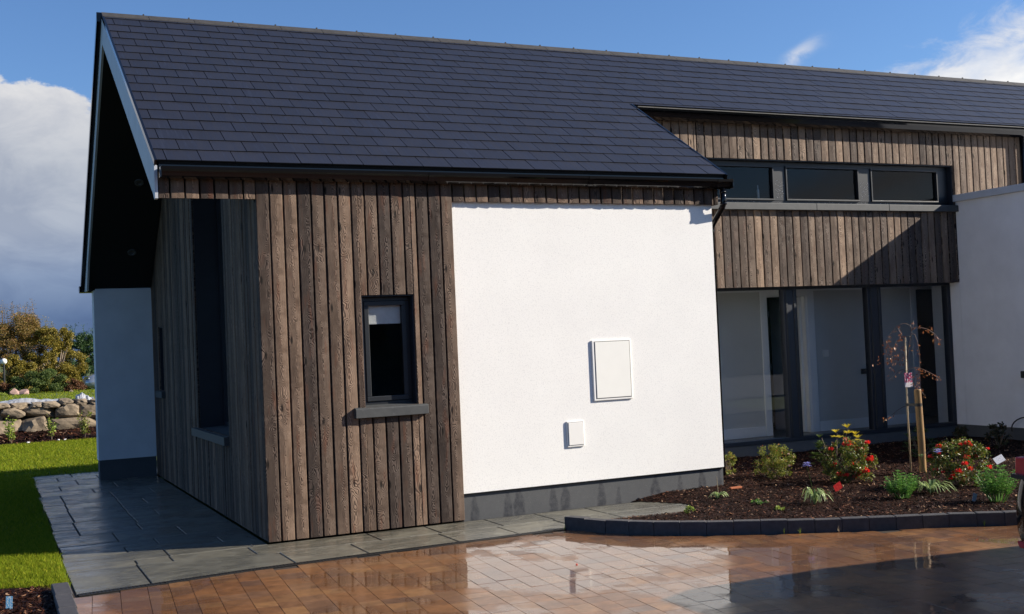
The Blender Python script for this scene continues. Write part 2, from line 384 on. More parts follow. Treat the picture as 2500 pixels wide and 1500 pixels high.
# front bay long boards
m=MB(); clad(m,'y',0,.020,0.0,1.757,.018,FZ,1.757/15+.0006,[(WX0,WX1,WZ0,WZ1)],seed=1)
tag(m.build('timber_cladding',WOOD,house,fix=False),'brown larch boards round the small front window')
m=MB(); clad(m,'y',0,.020,-.775,-.004,2.855,FZ,.1175,start=-.80,seed=2); tag(m.build('timber_fascia',WOOD,house,fix=False),'short larch boards under the gutter left of the front bay'); m=MB(); clad(m,'y',0,.020,1.765,4.60,2.855,FZ,.1175,seed=3)
clad(m,'x',4.602,4.60+.018,.0,.6,2.855,FZ,.1175,seed=4)
tag(m.build('timber_fascia',WOOD,house,fix=False),'short larch boards in a band above the white wall')
# gable side
def gtop(y): return min(2.80+.61*y, ZR-.36-.863*(y-YR)) 
SW=[(1.48,3.11,.80,3.5),(5.52,5.90,1.14,1.955)]
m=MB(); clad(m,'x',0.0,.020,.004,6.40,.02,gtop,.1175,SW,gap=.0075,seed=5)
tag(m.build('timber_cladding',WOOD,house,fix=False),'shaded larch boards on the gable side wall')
# upper wall + band
CW=(5.60,9.688,3.118,3.655)
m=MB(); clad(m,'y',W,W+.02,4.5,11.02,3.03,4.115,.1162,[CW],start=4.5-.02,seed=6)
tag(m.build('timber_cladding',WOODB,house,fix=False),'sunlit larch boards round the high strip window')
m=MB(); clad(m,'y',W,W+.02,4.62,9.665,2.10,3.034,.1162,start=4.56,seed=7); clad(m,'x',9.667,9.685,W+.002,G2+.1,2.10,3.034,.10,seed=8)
tag(m.build('timber_cladding',WOODB,house,fix=False),'larch band over the glazed wall, crossed by a slanting shadow')

# ---- solid walls
m=MB()
def wall_holes_y(mb,x0,x1,y0,y1,z0,z1,holes):
    # holes (hx0,hx1,hz0,hz1) non overlapping in x
    x=x0
    for h in sorted(holes):
        if h[0]>x: mb.box(x,h[0],y0,y1,z0,z1)
        if h[2]>z0: mb.box(h[0],h[1],y0,y1,z0,h[2])
        if h[3]<z1: mb.box(h[0],h[1],y0,y1,h[3],z1)
        x=h[1]
    if x<x1: mb.box(x,x1,y0,y1,z0,z1)
wall_holes_y(m,.03,1.757,.027,.20,.03,3.05,[(WX0,WX1,WZ0-.06,WZ1)])
m.build('wall_core',WALLDK,house)
m=MB()   # side wall core with openings
def sidecore(mb,y0,y1,z0,z1): mb.box(.027,.2,y0,y1,z0,z1)
sidecore(m,.2,1.48,0,2.8); sidecore(m,1.48,3.11,0,.76); sidecore(m,3.11,5.52,0,2.8); sidecore(m,5.52,5.9,0,1.1); sidecore(m,5.52,5.9,1.955,2.8); sidecore(m,5.9,6.6,0,2.42)
m.prism([(.2,2.8),(1.48,2.8),(1.48,3.7),(.2,2.93)],'x',.027,.2)
m.prism([(1.48,3.5),(3.11,3.5),(3.11,4.6),(1.48,3.65)],'x',.027,.2)
m.prism([(3.11,2.8),(5.9,2.8),(5.9,2.85),(YR,4.85),(3.11,4.6)],'x',.027,.2)
m.build('wall_core',WALLDK,house)
m=MB(); m.box(1.76,4.57,.04,.30,.243,2.90); m.box(4.35,4.57,.30,G2+.15,.243,3.0)
tag(m.build('rendered_wall',RENDER,house),'bright white rendered wall of the front bay')
m=MB(); m.box(1.762,4.565,.052,.30,-.1,.2425); m.box(4.35,4.565,.301,G2+.15,-.1,.2425)
m.build('plinth',PLINTH,house)
m=MB(); m.box(1.765,4.572,.030,.052,.236,.243); m.build('render_bead',BLACK,house)
# wing panel at the far end
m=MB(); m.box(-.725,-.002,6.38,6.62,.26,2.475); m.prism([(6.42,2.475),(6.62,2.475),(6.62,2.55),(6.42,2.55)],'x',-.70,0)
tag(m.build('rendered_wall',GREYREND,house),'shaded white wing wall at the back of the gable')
m=MB(); m.box(-.715,-.004,6.392,6.61,-.05,.26); m.build('plinth',PLINTH,house)
# rear and inner closure
m=MB(); m.box(.2,XEND,6.40,6.60,0,2.5); m.box(.2,XEND,6.41,6.59,2.5,2.6)
m.build('rear_wall',RENDER,house)
m=MB(); m.box(4.62,11.4,W+.027,W+.14,3.66,4.12); m.box(4.62,5.60,W+.027,W+.14,2.12,3.66); m.box(9.69,11.4,W+.027,W+.14,2.2,3.66); m.box(5.60,9.69,W+.027,W+.14,2.12,3.03)
m.build('wall_core',WALLDK,house)
# right wing volume with coping
YW=-.9
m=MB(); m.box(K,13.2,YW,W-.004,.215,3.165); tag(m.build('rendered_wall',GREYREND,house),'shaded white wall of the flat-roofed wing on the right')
m=MB(); m.box(K+.012,13.2,YW+.012,W-.006,-.1,.213); m.box(K+.012,K+.3,W-.006,G2+.3,-.1,.213); m.build('plinth',PLINTH,house)
m=MB(); m.box(K,K+.3,W-.002,G2+.3,.215,2.1); m.build('rendered_wall',GREYREND,house)
m=MB(); m.box(K-.05,13.25,YW-.05,W-.006,3.165,3.255); tag(m.build('coping',BARGE,house,bevel=.004),'pale metal coping on the wing wall')
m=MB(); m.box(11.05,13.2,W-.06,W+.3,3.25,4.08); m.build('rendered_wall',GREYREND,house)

# ---- roof
def RP(x,s,h): return (x, YE+s*CS-h*SN, ZE+s*SN+h*CS)
m=MB(); GA=.2345; PW=.2745
nrow=int(RL/GA)+1
def slate(x0,x1,s0,s1,h0,h1,th=.008):
    vs=[RP(x0,s0,h0),RP(x1,s0,h0),RP(x1,s1,h1),RP(x0,s1,h1),RP(x0,s0,h0+th),RP(x1,s0,h0+th),RP(x1,s1,h1+th),RP(x0,s1,h1+th)]
    m.mesh(vs,[(0,1,5,4),(1,2,6,5),(2,3,7,6),(3,0,4,7),(4,5,6,7),(3,2,1,0)])
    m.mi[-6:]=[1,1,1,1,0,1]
rg=random.Random(3)
for r in range(nrow):
    s0=r*GA; s1=min(s0+GA+.02,RL-.01)
    if s1<=s0: break
    x=OV-.012+(.083 if r%2==0 else .083+PW/2)-PW
    while x<XEND:
        a,b=max(x+.0032,OV-.008),min(x+PW-.0032,XEND); lo=s0
        xm=XN
        if s0<S2-.001:
            if a<xm:
                bb=min(b,xm)
                if bb-a>.01:
                    j=rg.uniform(-.0012,.0012); slate(a,bb,s0+rg.uniform(-.0015,.0015),s1,.016+j,.008+j)
            if s1>S2+.01 and b>xm:
                slate(max(a,xm),b,S2,s1,.013,.008)
        elif b-a>.01:
            j=rg.uniform(-.0012,.0012); slate(a,b,s0+rg.uniform(-.0015,.0015),s1,.016+j,.008+j)
        x+=PW
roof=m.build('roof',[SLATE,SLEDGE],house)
m=MB()
def deck(x0,x1,s0,s1): m.mesh([RP(x0,s0,-.10),RP(x1,s0,-.10),RP(x1,s1,-.10),RP(x0,s1,-.10),RP(x0,s0,.006),RP(x1,s0,.006),RP(x1,s1,.006),RP(x0,s1,.006)],[(3,2,1,0),(4,5,6,7),(0,1,5,4),(1,2,6,5),(2,3,7,6),(3,0,4,7)])
deck(-.765,XN-.012,.012,S2); deck(-.765,XEND,S2+.001,RL-.003)
m.build('roof_deck',DARKSOF,house)
m=MB(); m.mesh([(OV-.0,YR,ZR+.004),(XEND,YR,ZR+.004),(XEND,YB,ZB),(OV,YB,ZB),(OV,YR,ZR-.11),(XEND,YR,ZR-.11),(XEND,YB-.05,ZB-.08),(OV,YB-.05,ZB-.08)],[(0,1,2,3),(7,6,5,4),(0,4,5,1),(1,5,6,2),(2,6,7,3),(3,7,4,0)])
m.build('roof',SLATE,house)
# ridge caps
m=MB(); x=OV-.025; i=0
while x<XEND:
    x1=x+.4875; t=.012; up=.010
    j=.0 if i%2 else .0
    for sgn,dy,dz in ((-1,-.135*CS,-.135*SN),(1,.11,-.094)):
        p=[(YR,ZR+up+.024),(YR+dy,ZR+dz+up+.022),(YR+dy,ZR+dz+up+.008),(YR,ZR+up+.008)]
        m.prism(p,'x',x+.0025,x1-.0025)
    m.box(x1-.055,x1-.04,YR-.008,YR+.008,ZR+up+.02,ZR+up+.036)
    x=x1; i+=1
rt=m.build('ridge_tiles',RIDGE,house); rt.parent=roof
# verge trims
m=MB(); m.mesh([RP(OV-.028,-.01,-.02),RP(OV-.006,-.01,-.02),RP(OV-.006,RL,-.02),RP(OV-.028,RL,-.02),RP(OV-.028,-.01,.024),RP(OV-.006,-.01,.024),RP(OV-.006,RL,.024),RP(OV-.028,RL,.024)],[(3,2,1,0),(4,5,6,7),(0,1,5,4),(1,2,6,5),(2,3,7,6),(3,0,4,7)]); m.build('verge_trim',BLACK,house); m=MB()
m.mesh([RP(XN-.002,-.012,-.10),RP(XN+.018,-.012,-.10),RP(XN+.018,S2,-.10),RP(XN-.002,S2,-.10),RP(XN-.002,-.012,.026),RP(XN+.018,-.012,.026),RP(XN+.018,S2,.026),RP(XN-.002,S2,.026)],[(3,2,1,0),(4,5,6,7),(0,1,5,4),(1,2,6,5),(2,3,7,6),(3,0,4,7)])
m.build('verge_trim',BLACK,house)
m=MB(); m.prism([(YR,ZR+.03),(YB+.02,ZB+.02),(YB+.02,ZB-.075),(YR,ZR-.07)],'x',OV-.075,OV-.003); m.build('verge_trim',BLACK,house)
m=MB(); m.prism([(YB-.01,ZB-.08),(YB+.05,ZB-.09),(YB+.11,ZB-.06),(YB+.13,ZB),(YB-.01,ZB)],'x',OV-.09,XEND); m.build('gutter',BLACK,house)
m=MB()
m.prism([(.0,3.115),(.0,2.852),(.045,2.845),(.10,2.895),(YR,4.985),(YR,ZR-.012)],'x',OV-.026,OV-.002)
m.prism([(YR+.001,ZR-.072),(YR+.001,4.985),(YB-.62,2.80),(YB-.35,2.47),(YB-.1,2.47),(YB,ZB-.08)],'x',OV-.026,OV-.002)
m.build('bargeboard',BARGE,house)
m=MB()  # soffit undersides of the gable overhang
m.mesh([(OV+.001,.03,2.86),(0,.03,2.86),(0,YR,4.99),(OV+.001,YR,4.99),(OV+.001,.03,2.88),(0,.03,2.88),(0,YR,5.01),(OV+.001,YR,5.01)],[(0,1,2,3),(7,6,5,4),(0,4,5,1),(3,2,6,7),(0,3,7,4),(1,5,6,2)])
m.mesh([(OV+.001,YR,4.99),(0,YR,4.99),(0,6.45,2.47),(OV+.001,6.45,2.47),(OV+.001,YR,5.01),(0,YR,5.01),(0,6.45,2.49),(OV+.001,6.45,2.49)],[(0,1,2,3),(7,6,5,4),(0,4,5,1),(3,2,6,7),(0,3,7,4),(1,5,6,2)])
m.build('soffit',DARKSOF,house)
SPOTM=M('spotlight_rim',(.09,.09,.09),.5)
for (x,y) in ((-.284,5.913),(-.281,5.017)):
    z=4.99-.863*(y-YR)-.004; m=MB()
    n=Vector((0,-.863,-1)).normalized(); c=Vector((x,y,z)); u=Vector((1,0,0)); w=n.cross(u)
    rim=[]; 
    for rr,h in ((.055,0),(.055,.012),(.035,.012),(.03,.002)):
        rim+= [c+(u*math.cos(a)+w*math.sin(a))*rr+n*h for a in [2*math.pi*k/16 for k in range(16)]]
    fs=[(q*16+k,q*16+(k+1)%16,(q+1)*16+(k+1)%16,(q+1)*16+k) for q in range(3) for k in range(16)]+[tuple(range(48,64))]
    m.mesh(rim,fs); m.build('spotlight',SPOTM,house)
# fascia board behind the front gutter and gutters
OG=[(0,3.012),(-.055,3.004),(-.09,3.022),(-.108,3.058),(-.122,3.072),(-.126,3.094),(-.118,3.096),(-.112,3.080),(-.098,3.066),(-.08,3.035),(-.05,3.018),(0,3.024)]
m=MB(); m.prism(OG,'x',OV+.012,4.735); m.box(4.73,4.738,-.118,-.004,3.01,3.092); m.box(OV+.006,OV+.013,-.118,-.004,3.01,3.092)
m.box(OV+.01,4.70,-.0035,.03,3.075,3.125)
for x in (1.5,3.1,4.55): m.prism([(a*1.02-.001,b-.004) for a,b in OG[:7]]+[(-.0,3.08)],'x',x,x+.055)
g=m.build('gutter',BLACK,house,smooth=False); tag(g,'black moulded gutter along the low front eave')
y2=YE+S2*CS; z2=ZE+S2*SN
OG2=[(a+y2-.01, b-3.141+z2) for a,b in OG]
OG2=[(W-.003+ a*1.3, z2-.15+(b-3.004)*1.35) for a,b in OG]
m=MB(); m.prism(OG2,'x',XN+.02,XEND); m.box(XN+.02,XEND,W-.004,W+.02,z2-.14,z2-.03)
g=m.build('gutter',BLACK,house); tag(g,'black moulded gutter along the high main eave')
m=MB(); m.prism([(OG2[5][0]-.001,OG2[5][1]-.006),(OG2[5][0]-.004,OG2[5][1]+.004),(OG2[5][0]+.012,OG2[5][1]+.006)],'x',XN+.03,XEND); gl=m.build('gutter_lip',M('pale_gutter_lip',(.22,.21,.19),.4),house)  # paler strip along the outer lip of the high gutter
# slate drip closure between eave and gutter
m=MB(); m.tube([(4.645,-.062,3.01),(4.645,-.062,2.86),(4.642,-.045,2.825),(4.625,.10,2.68),(4.62,.13,2.63),(4.62,.135,.15)],.029,14)
for z in (2.985,2.868): m.tube([(4.645,-.062,z),(4.645,-.062,z-.02)],.034,14)
m.tube([(4.62,.135,2.62),(4.62,.135,2.58)],.034,14)
m.build('downpipe',BLACK,house,smooth=True)
m=MB(); m.tube([(10.93,W-.06,4.1),(10.93,W-.06,.2)],.034,12); m.build('downpipe',BLACK,house,smooth=True)

# ---- windows
def frame_rect(mb,x0,x1,z0,z1,y0,y1,w):
    mb.box(x0,x1,y0,y1,z0,z0+w); mb.box(x0,x1,y0,y1,z1-w,z1); mb.box(x0,x0+w,y0,y1,z0+w,z1-w); mb.box(x1-w,x1,y0,y1,z0+w,z1-w)
def frame_rect_x(mb,y0,y1,z0,z1,x0,x1,w):
    mb.box(x0,x1,y0,y1,z0,z0+w); mb.box(x0,x1,y0,y1,z1-w,z1); mb.box(x0,x1,y0,y0+w,z0+w,z1-w); mb.box(x0,x1,y1-w,y1,z0+w,z1-w)
# small front window
def qx(mb,x0,x1,y,z0,z1): mb.face([(x0,y,z0),(x1,y,z0),(x1,y,z1),(x0,y,z1)])
win=MB(); win.box(WX0+.002,WX1-.002,.022,.16,WZ1-.012,WZ1-.002); win.box(WX0+.001,WX0+.012,.021,.16,WZ0,WZ1-.012); win.box(WX1-.012,WX1-.001,.021,.16,WZ0,WZ1-.012)
win=win.build('window',ANTHD,house); tag(win,'small dark-framed window in the larch bay')
m=MB(); frame_rect(m,WX0+.012,WX1-.012,WZ0+.0,WZ1-.012,.10,.16,.04); frame_rect(m,WX0+.048,WX1-.048,WZ0+.042,WZ1-.05,.088,.15,.042)
o=m.build('frame',ANTH,house,bevel=.004); o.parent=win
m=MB(); qx(m,WX0+.085,WX1-.085,.12,WZ0+.08,WZ1-.09); o=m.build('pane',GLASS,house); o.parent=win
m=MB(); m.box(WX0+.088,WX1-.088,.128,.131,1.80,WZ1-.09); m.box(WX0+.088,WX1-.088,.126,.134,1.785,1.80); o=m.build('blind',BLIND,house); o.parent=win
m=MB(); m.prism([(-.042,.984),(.10,.984),(.10,1.085),(-.034,1.066),(-.042,1.060)],'x',.775,1.438); o=m.build('sill',SILL,house,bevel=.003); o.parent=win
m=MB(); m.box(.21,4.3,1.2,1.25,0,3.0); m.box(.21,.25,.2,1.2,0,3.0); m.box(.21,4.3,.2,1.25,2.6,2.65); m.box(.21,4.3,.2,1.25,-.02,.1)
m.build('interior_wall',M('interior_blue',(.10,.14,.17),.8),house)
# side windows
for (a,b,z0,z1) in SW:
    wb=MB(); wb.box(.021,.34,a+.001,a+.012,z0,z1-.012); wb.box(.021,.34,b-.012,b-.001,z0,z1-.012); wb.box(.021,.34,a+.001,b-.001,z1-.012,z1-.001)
    wo=wb.build('window',ANTHD,house)
    tag(wo,'tall dark window in the shaded gable wall' if b<4 else 'narrow slot window in the shaded gable wall')
    m=MB(); frame_rect_x(m,a+.012,b-.012,z0,z1-.012,.27,.33,.05); o=m.build('frame',ANTHD,house); o.parent=wo
    m=MB(); m.face([(.30,a+.06,z0+.05),(.30,b-.06,z0+.05),(.30,b-.06,z1-.06),(.30,a+.06,z1-.06)]); o=m.build('pane',GLASS,house); o.parent=wo
    m=MB(); m.prism([(-.045,z0-.085),(.27,z0-.085),(.27,z0+.01),(-.045,z0-.006)],'y',a+.02-(.0 if b<4 else .1),b+.2 if b<4 else b+.08); o=m.build('sill',SILL,house); o.parent=wo
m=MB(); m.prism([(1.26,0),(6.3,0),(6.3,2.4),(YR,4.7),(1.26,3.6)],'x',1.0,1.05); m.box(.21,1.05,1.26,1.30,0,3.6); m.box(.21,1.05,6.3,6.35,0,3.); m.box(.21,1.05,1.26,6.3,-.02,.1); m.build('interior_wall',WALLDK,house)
# clerestory strip window
cw=MB(); cw.box(CW[0],CW[1],W+.021,W+.20,CW[3]-.012,CW[3]-.001); cw.box(CW[1]-.014,CW[1]-.001,W+.021,W+.2,CW[2],CW[3]-.012); cw.box(CW[0]+.001,CW[0]+.014,W+.021,W+.2,CW[2],CW[3]-.012)
cw=cw.build('window',ANTHD,house); tag(cw,'long high strip window of three dark lights')
m=MB(); m.box(CW[0]+.014,CW[1]-.014,W+.10,W+.16,CW[2]-.02,CW[2]+.045); m.box(CW[0]+.014,CW[1]-.014,W+.10,W+.16,CW[3]-.062,CW[3]-.012)
for a,b in ((5.614,5.70),(6.80,6.985),(8.145,8.345),(9.49,9.674)): m.box(a,b,W+.095,W+.165,CW[2]+.045,CW[3]-.062)
o=m.build('frame',ANTH,house,bevel=.003); o.parent=cw
m=MB()
for a,b in ((5.70,6.80),(6.985,8.145),(8.345,9.49)): frame_rect(m,a+.0,b-.0,CW[2]+.046,CW[3]-.063,W+.078,W+.13,.020)
o=m.build('frame',ANTH,house,bevel=.003); o.parent=cw
for a,b in ((5.70,6.80),(6.985,8.145),(8.345,9.49)):
    m=MB(); qx(m,a+.018,b-.018,W+.118,CW[2]+.062,CW[3]-.08); o=m.build('pane',GLASS,house); o.parent=cw
def dropmat():
    return M('water_drops',(.7,.7,.72),.1)
m=MB(); rg=random.Random(9)
for i in range(170):
    x=rg.uniform(5.75,9.3); z=CW[2]+rg.uniform(.01,.06); r=rg.uniform(.0018,.0045); y=W+.098
    m.mesh([(x-r,y,z),(x,y,z-r*1.3),(x+r,y,z),(x,y,z+r),(x,y-r*.7,z)],[(0,1,4),(1,2,4),(2,3,4),(3,0,4)])
for a,b in ((6.80,6.985),(8.145,8.345)):
    for i in range(60):
        x=rg.uniform(a+.03,b-.03); z=rg.uniform(CW[2]+.08,CW[2]+.30); r=rg.uniform(.0018,.004); y=W+.094
        m.mesh([(x-r,y,z),(x,y,z-r*1.3),(x+r,y,z),(x,y,z+r),(x,y-r*.7,z)],[(0,1,4),(1,2,4),(2,3,4),(3,0,4)])
o=m.build('water_drops',dropmat(),house); o.parent=cw; o['kind']='stuff'
m=MB()
for a,b in ((4.66,7.33),(7.334,8.50),(8.504,9.765)): m.prism([(W-.055,3.034),(W+.10,3.034),(W+.10,3.135),(W-.045,3.118),(W-.055,3.112)],'x',a,b-.001)
o=m.build('sill',SILL,house,bevel=.003); o.parent=cw
m=MB(); m.box(4.7,11.,W+.9,W+.95,2.15,4.1); m.box(4.7,11.,W+.15,W+.95,2.135,2.15); m.box(4.7,11,W+.15,W+.95,4.06,4.1); m.box(4.65,4.7,W+.15,W+.95,2.15,4.1); m.box(11,11.05,W+.15,W+.95,2.15,4.1)
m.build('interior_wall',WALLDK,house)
# glazed wall
ga=MB(); GZ0,GZ1=.215,2.10
ga.box(4.575,K-.002,G2-.03,G2+.06,GZ0-.02,GZ0+.03); ga.box(4.575,K-.002,G2-.03,G2+.06,GZ1-.03,GZ1+.03)
for a,b in ((4.575,4.70),(5.72,5.80),(6.925,7.125),(8.26,8.488),(9.63,K-.002)): ga.box(a,b,G2-.032,G2+.062,GZ0+.03,GZ1-.03)
ga=ga.build('glazed_wall',ANTHD,house,bevel=.004); tag(ga,'tall glazing in dark frames under the larch band')
m=MB()
for a,b in ((6.95,6.975),(7.07,7.10),(8.30,8.325),(8.43,8.455)):
    m=MB(); m.box(a,b,G2-.042,G2-.031,GZ0+.03,GZ1-.03); o=m.build('frame_rib',ANTH,house,bevel=.003); o.parent=ga
for a,b in ((4.70,5.72),(5.80,6.925),(7.125,8.26),(8.488,9.63)):
    m=MB(); qx(m,a,b,G2+.012,GZ0+.03,GZ1-.03); o=m.build('pane',GLASS,house); o.parent=ga
m=MB(); m.box(4.60,9.69,W+.03,G2+.06,2.125,2.14); m.build('soffit',DARKSOF,house)
m=MB(); m.box(4.57,K+.05,G2-.018,G2+.08,-.1,GZ0-.021); m.build('plinth',PLINTH,house)
# interior corridor
YI=2.58
m=MB(); wall_holes_y(m,4.6,11.5,YI,YI+.12,.21,2.62,[(7.11,7.78,.2,2.0),(9.66,10.3,.2,2.05)])
m.box(4.58,4.6,G2+.06,YI,.2,2.2); m.box(11.5,11.6,G2+.06,YI,.2,2.6)
m.build('interior_wall',WALLIN,house)
m=MB(); m.box(4.6,11.5,G2+.02,3.7,.17,.213); m.build('interior_floor',FLOORIN,house)
m=MB(); m.box(4.6,11.5,G2+.061,YI,2.118,2.13); m.build('ceiling',WALLIN,house)
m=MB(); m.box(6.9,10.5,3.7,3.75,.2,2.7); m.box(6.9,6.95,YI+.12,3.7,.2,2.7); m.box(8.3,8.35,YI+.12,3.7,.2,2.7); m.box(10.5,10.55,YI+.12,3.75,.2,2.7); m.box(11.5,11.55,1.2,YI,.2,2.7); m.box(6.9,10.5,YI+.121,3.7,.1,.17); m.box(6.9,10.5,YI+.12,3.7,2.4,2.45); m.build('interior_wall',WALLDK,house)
m=MB()
def arch(a,b,top):
    w=.075; m.box(a-w,a,YI-.018,YI,.214,top+w); m.box(b,b+w*1.6,YI-.018,YI,.214,top+w); m.box(a,b,YI-.018,YI,top,top+w)
    m.box(a-.001,a+.03,YI-.012,YI+.13,.214,top); m.box(b-.03,b+.001,YI-.012,YI+.13,.214,top)
arch(7.11,7.78,2.0); m.build('door_frame',TRIM,house,bevel=.004); m=MB(); arch(9.66,10.3,2.05); m.build('door_frame',TRIM,house,bevel=.004)
m=MB()
for a,b in ((4.6,7.03),(7.91,9.58),(10.42,11.5)): m.box(a,b,YI-.014,YI-.001,.214,.345)
m.box(4.6,11.5,YI-.06,YI,2.07,2.118)
m.build('skirting',TRIM,house,bevel=.004)
m=MB(); m.box(8.02,8.11,YI-.012,YI,1.19,1.28); m.build('light_switch',WHITEP,house,bevel=.003)
m=MB(); m.prism([(7.70,.0+YI+.05),(7.745,YI+.05),(7.745,YI+.66),(7.70,YI+.66)],'z',.22,1.99); m.build('door',TRIM,house)
m=MB(); m.box(8.65,8.9,YI-.03,YI,.93,1.0); m.build('wall_heater',WALLDK,house)
for z in (.42,1.1,1.78):
    m=MB(); m.box(7.135,7.16,YI-.02,YI-.0125,z-.04,z+.04); m.build('hinge',STEEL,house)
# bottle on the ledge behind the strip window
m=MB(); m.tube([(6.62,W+.17,3.185),(6.62,W+.17,3.30),(6.62,W+.17,3.315),(6.62,W+.17,3.36)],[.016,.016,.007,.006],10)
b=m.build('bottle',M('clear_bottle',(.5,.52,.52),.1),None,smooth=True); tag(b,'small pale bottle standing inside the left light of the high strip window','bottle')

# meter boxes
mc=empty('meter_cabinet',(3.33,.04,1.27),'large cream meter cabinet mounted on the white rendered wall','meter box')
m=MB(); m.box(3.125,3.552,.024,.039,.984,1.558); m.build('casing',WHITEP,mc,bevel=.006)
m=MB(); m.box(3.157,3.530,.019,.0238,1.010,1.538); dr=m.build('door',CREAM,mc,bevel=.002)
m=MB(); frame_rect(m,3.151,3.536,1.004,1.544,  .0222,.0242,.005); m.build('door_gap',M('cabinet_gap',(.12,.12,.11),.8),mc)
m=MB(); m.tube([(3.186,.02,1.28),(3.186,.015,1.28)],.0105,12); o=m.build('lock',STEEL,mc); o.parent=dr; o.matrix_parent_inverse=Matrix.Translation(-mc.location)
mc2=empty('meter_cabinet',(2.89,.04,.7),'small white service box low on the white wall, below the large cream cabinet','meter box')
m=MB(); m.box(2.823,3.003,.025,.039,.572,.815); m.build('casing',WHITEP,mc2,bevel=.006)
m=MB(); m.box(2.838,2.990,.0195,.0248,.591,.798); dr=m.build('door',WHITEP,mc2,bevel=.004)
m=MB(); frame_rect(m,2.834,2.994,.587,.802,  .0235,.0255,.004); m.build('door_gap',M('grey_shadow_gap',(.2,.2,.2),.8),mc2)
m=MB(); m.box(2.950,2.957,.0175,.0195,.690,.703); m.tube([(2.975,.0195,.70),(2.975,.0165,.70)],.006,10); o=m.build('lock',STEEL,mc2); o.parent=dr; o.matrix_parent_inverse=Matrix.Translation(-mc2.location)
for e in (mc,mc2):
    for ch in e.children:
        pass
# charger box and cable on wing wall
cb=empty('wall_charger',(K,.45,.9),'black wall box with a looped cable on the shaded white wing wall','charger')
m=MB(); m.box(K-.14,K-.001,.60,.768,.848,.935); m.build('casing',RUBBER,cb,bevel=.01)
m=MB(); m.tube([(K-.06,.64,.85),(K-.07,.62,.6),(K-.068,.60,.42)]+[(K-.068,.72+.29*math.sin(a),.20+.165*math.cos(a)) for a in [i*.25-.5 for i in range(0,10)]],.008,8); m.build('cable',RUBBER,cb,smooth=True)

# ------------------------------------------------------------------ ground
m=MB(); m.face([(-400,-400,-.06),(400,-400,-.06),(400,700,-.06),(-400,700,-.06)]); g=m.build('ground',GRASSG); tag(g,kind='structure')
# driveway pavers: grid slightly turned
m=MB(); rg=random.Random(11); ang=R(-5.2); ca,sa=math.cos(ang),math.sin(ang)
def inpoly(x,y,poly):
    c=False; j=len(poly)-1
    for i in range(len(poly)):
        xi,yi=poly[i]; xj,yj=poly[j]
        if (yi>y)!=(yj>y) and x<(xj-xi)*(y-yi)/(yj-yi)+xi: c=not c
        j=i
    return c
KP=[(2.26,-.93),(2.47,-1.37),(2.72,-1.66),(3.05,-1.92),(3.47,-2.20),(3.91,-2.44),(4.31,-2.645),(4.67,-2.79),(5.04,-3.02),(5.45,-3.20),(5.95,-3.36),(6.6,-3.50),(7.6,-3.62),(9.,-3.70),(12.,-3.75)]
DR=[(-1.56,-1.14),(-.99,-1.08),(-.4,-1.0),(.38,-.965),(1.23,-.94),(2.26,-.905)]
DRV=[(a,b-.045) for a,b in DR]+KP[1:]+[(12,-13),(-1.6,-13),(-1.6,-1.2)]
cw_=.150; u=-9.
while u<11:
    w_=rg.choice((.142,.142,.178)) ; v0=-15.+rg.uniform(0,.2)
    while v0<1.5:
        l=rg.choice((.142,.178,.215))
        cx,cy=u+w_/2,v0+l/2; X=cx*ca-cy*sa; Y=cx*sa+cy*ca
        if inpoly(X,Y,DRV) and -1.7<X<9.5 and Y>-9:
            g_=.0014; c=.0006; t1,t2=rg.gauss(0,.0028),rg.gauss(0,.0028); dz=rg.gauss(0,.0004)
            P=[(u+g_,v0+g_),(u+w_-g_,v0+g_),(u+w_-g_,v0+l-g_),(u+g_,v0+l-g_)]
            Q=[(u+g_+c,v0+g_+c),(u+w_-g_-c,v0+g_+c),(u+w_-g_-c,v0+l-g_-c),(u+g_+c,v0+l-g_-c)]
            def T(p,z): 
                return (p[0]*ca-p[1]*sa,p[0]*sa+p[1]*ca,z+(p[0]-cx)*t1+(p[1]-cy)*t2+dz)
            vs=[T(p,-.03) for p in P]+[T(p,-.0018) for p in P]+[T(p,0) for p in Q]
            m.mesh(vs,[(8,9,10,11)]+[(i,(i+1)%4,4+(i+1)%4,4+i) for i in range(4)]+[(4+i,4+(i+1)%4,8+(i+1)%4,8+i) for i in range(4)])
        v0+=l
    u+=w_
dv=m.build('driveway',PAVER,None,fix=False); tag(dv,kind='structure')
m=MB(); m.face([(-1.7,-13,-.0045),(12,-13,-.0045),(12,-.0,-.0045),(-1.7,-.0,-.0045)]); o=m.build('driveway_joints',JOINT); tag(o,kind='structure')
m=MB(); 
far=M('outer_driveway',(.05,.05,.052),.7,.3,3); m.face([(-30,-60,-.02),(60,-60,-.02),(60,-9,-.02),(-30,-9,-.02)]); o=m.build('road',far); tag(o,kind='structure')
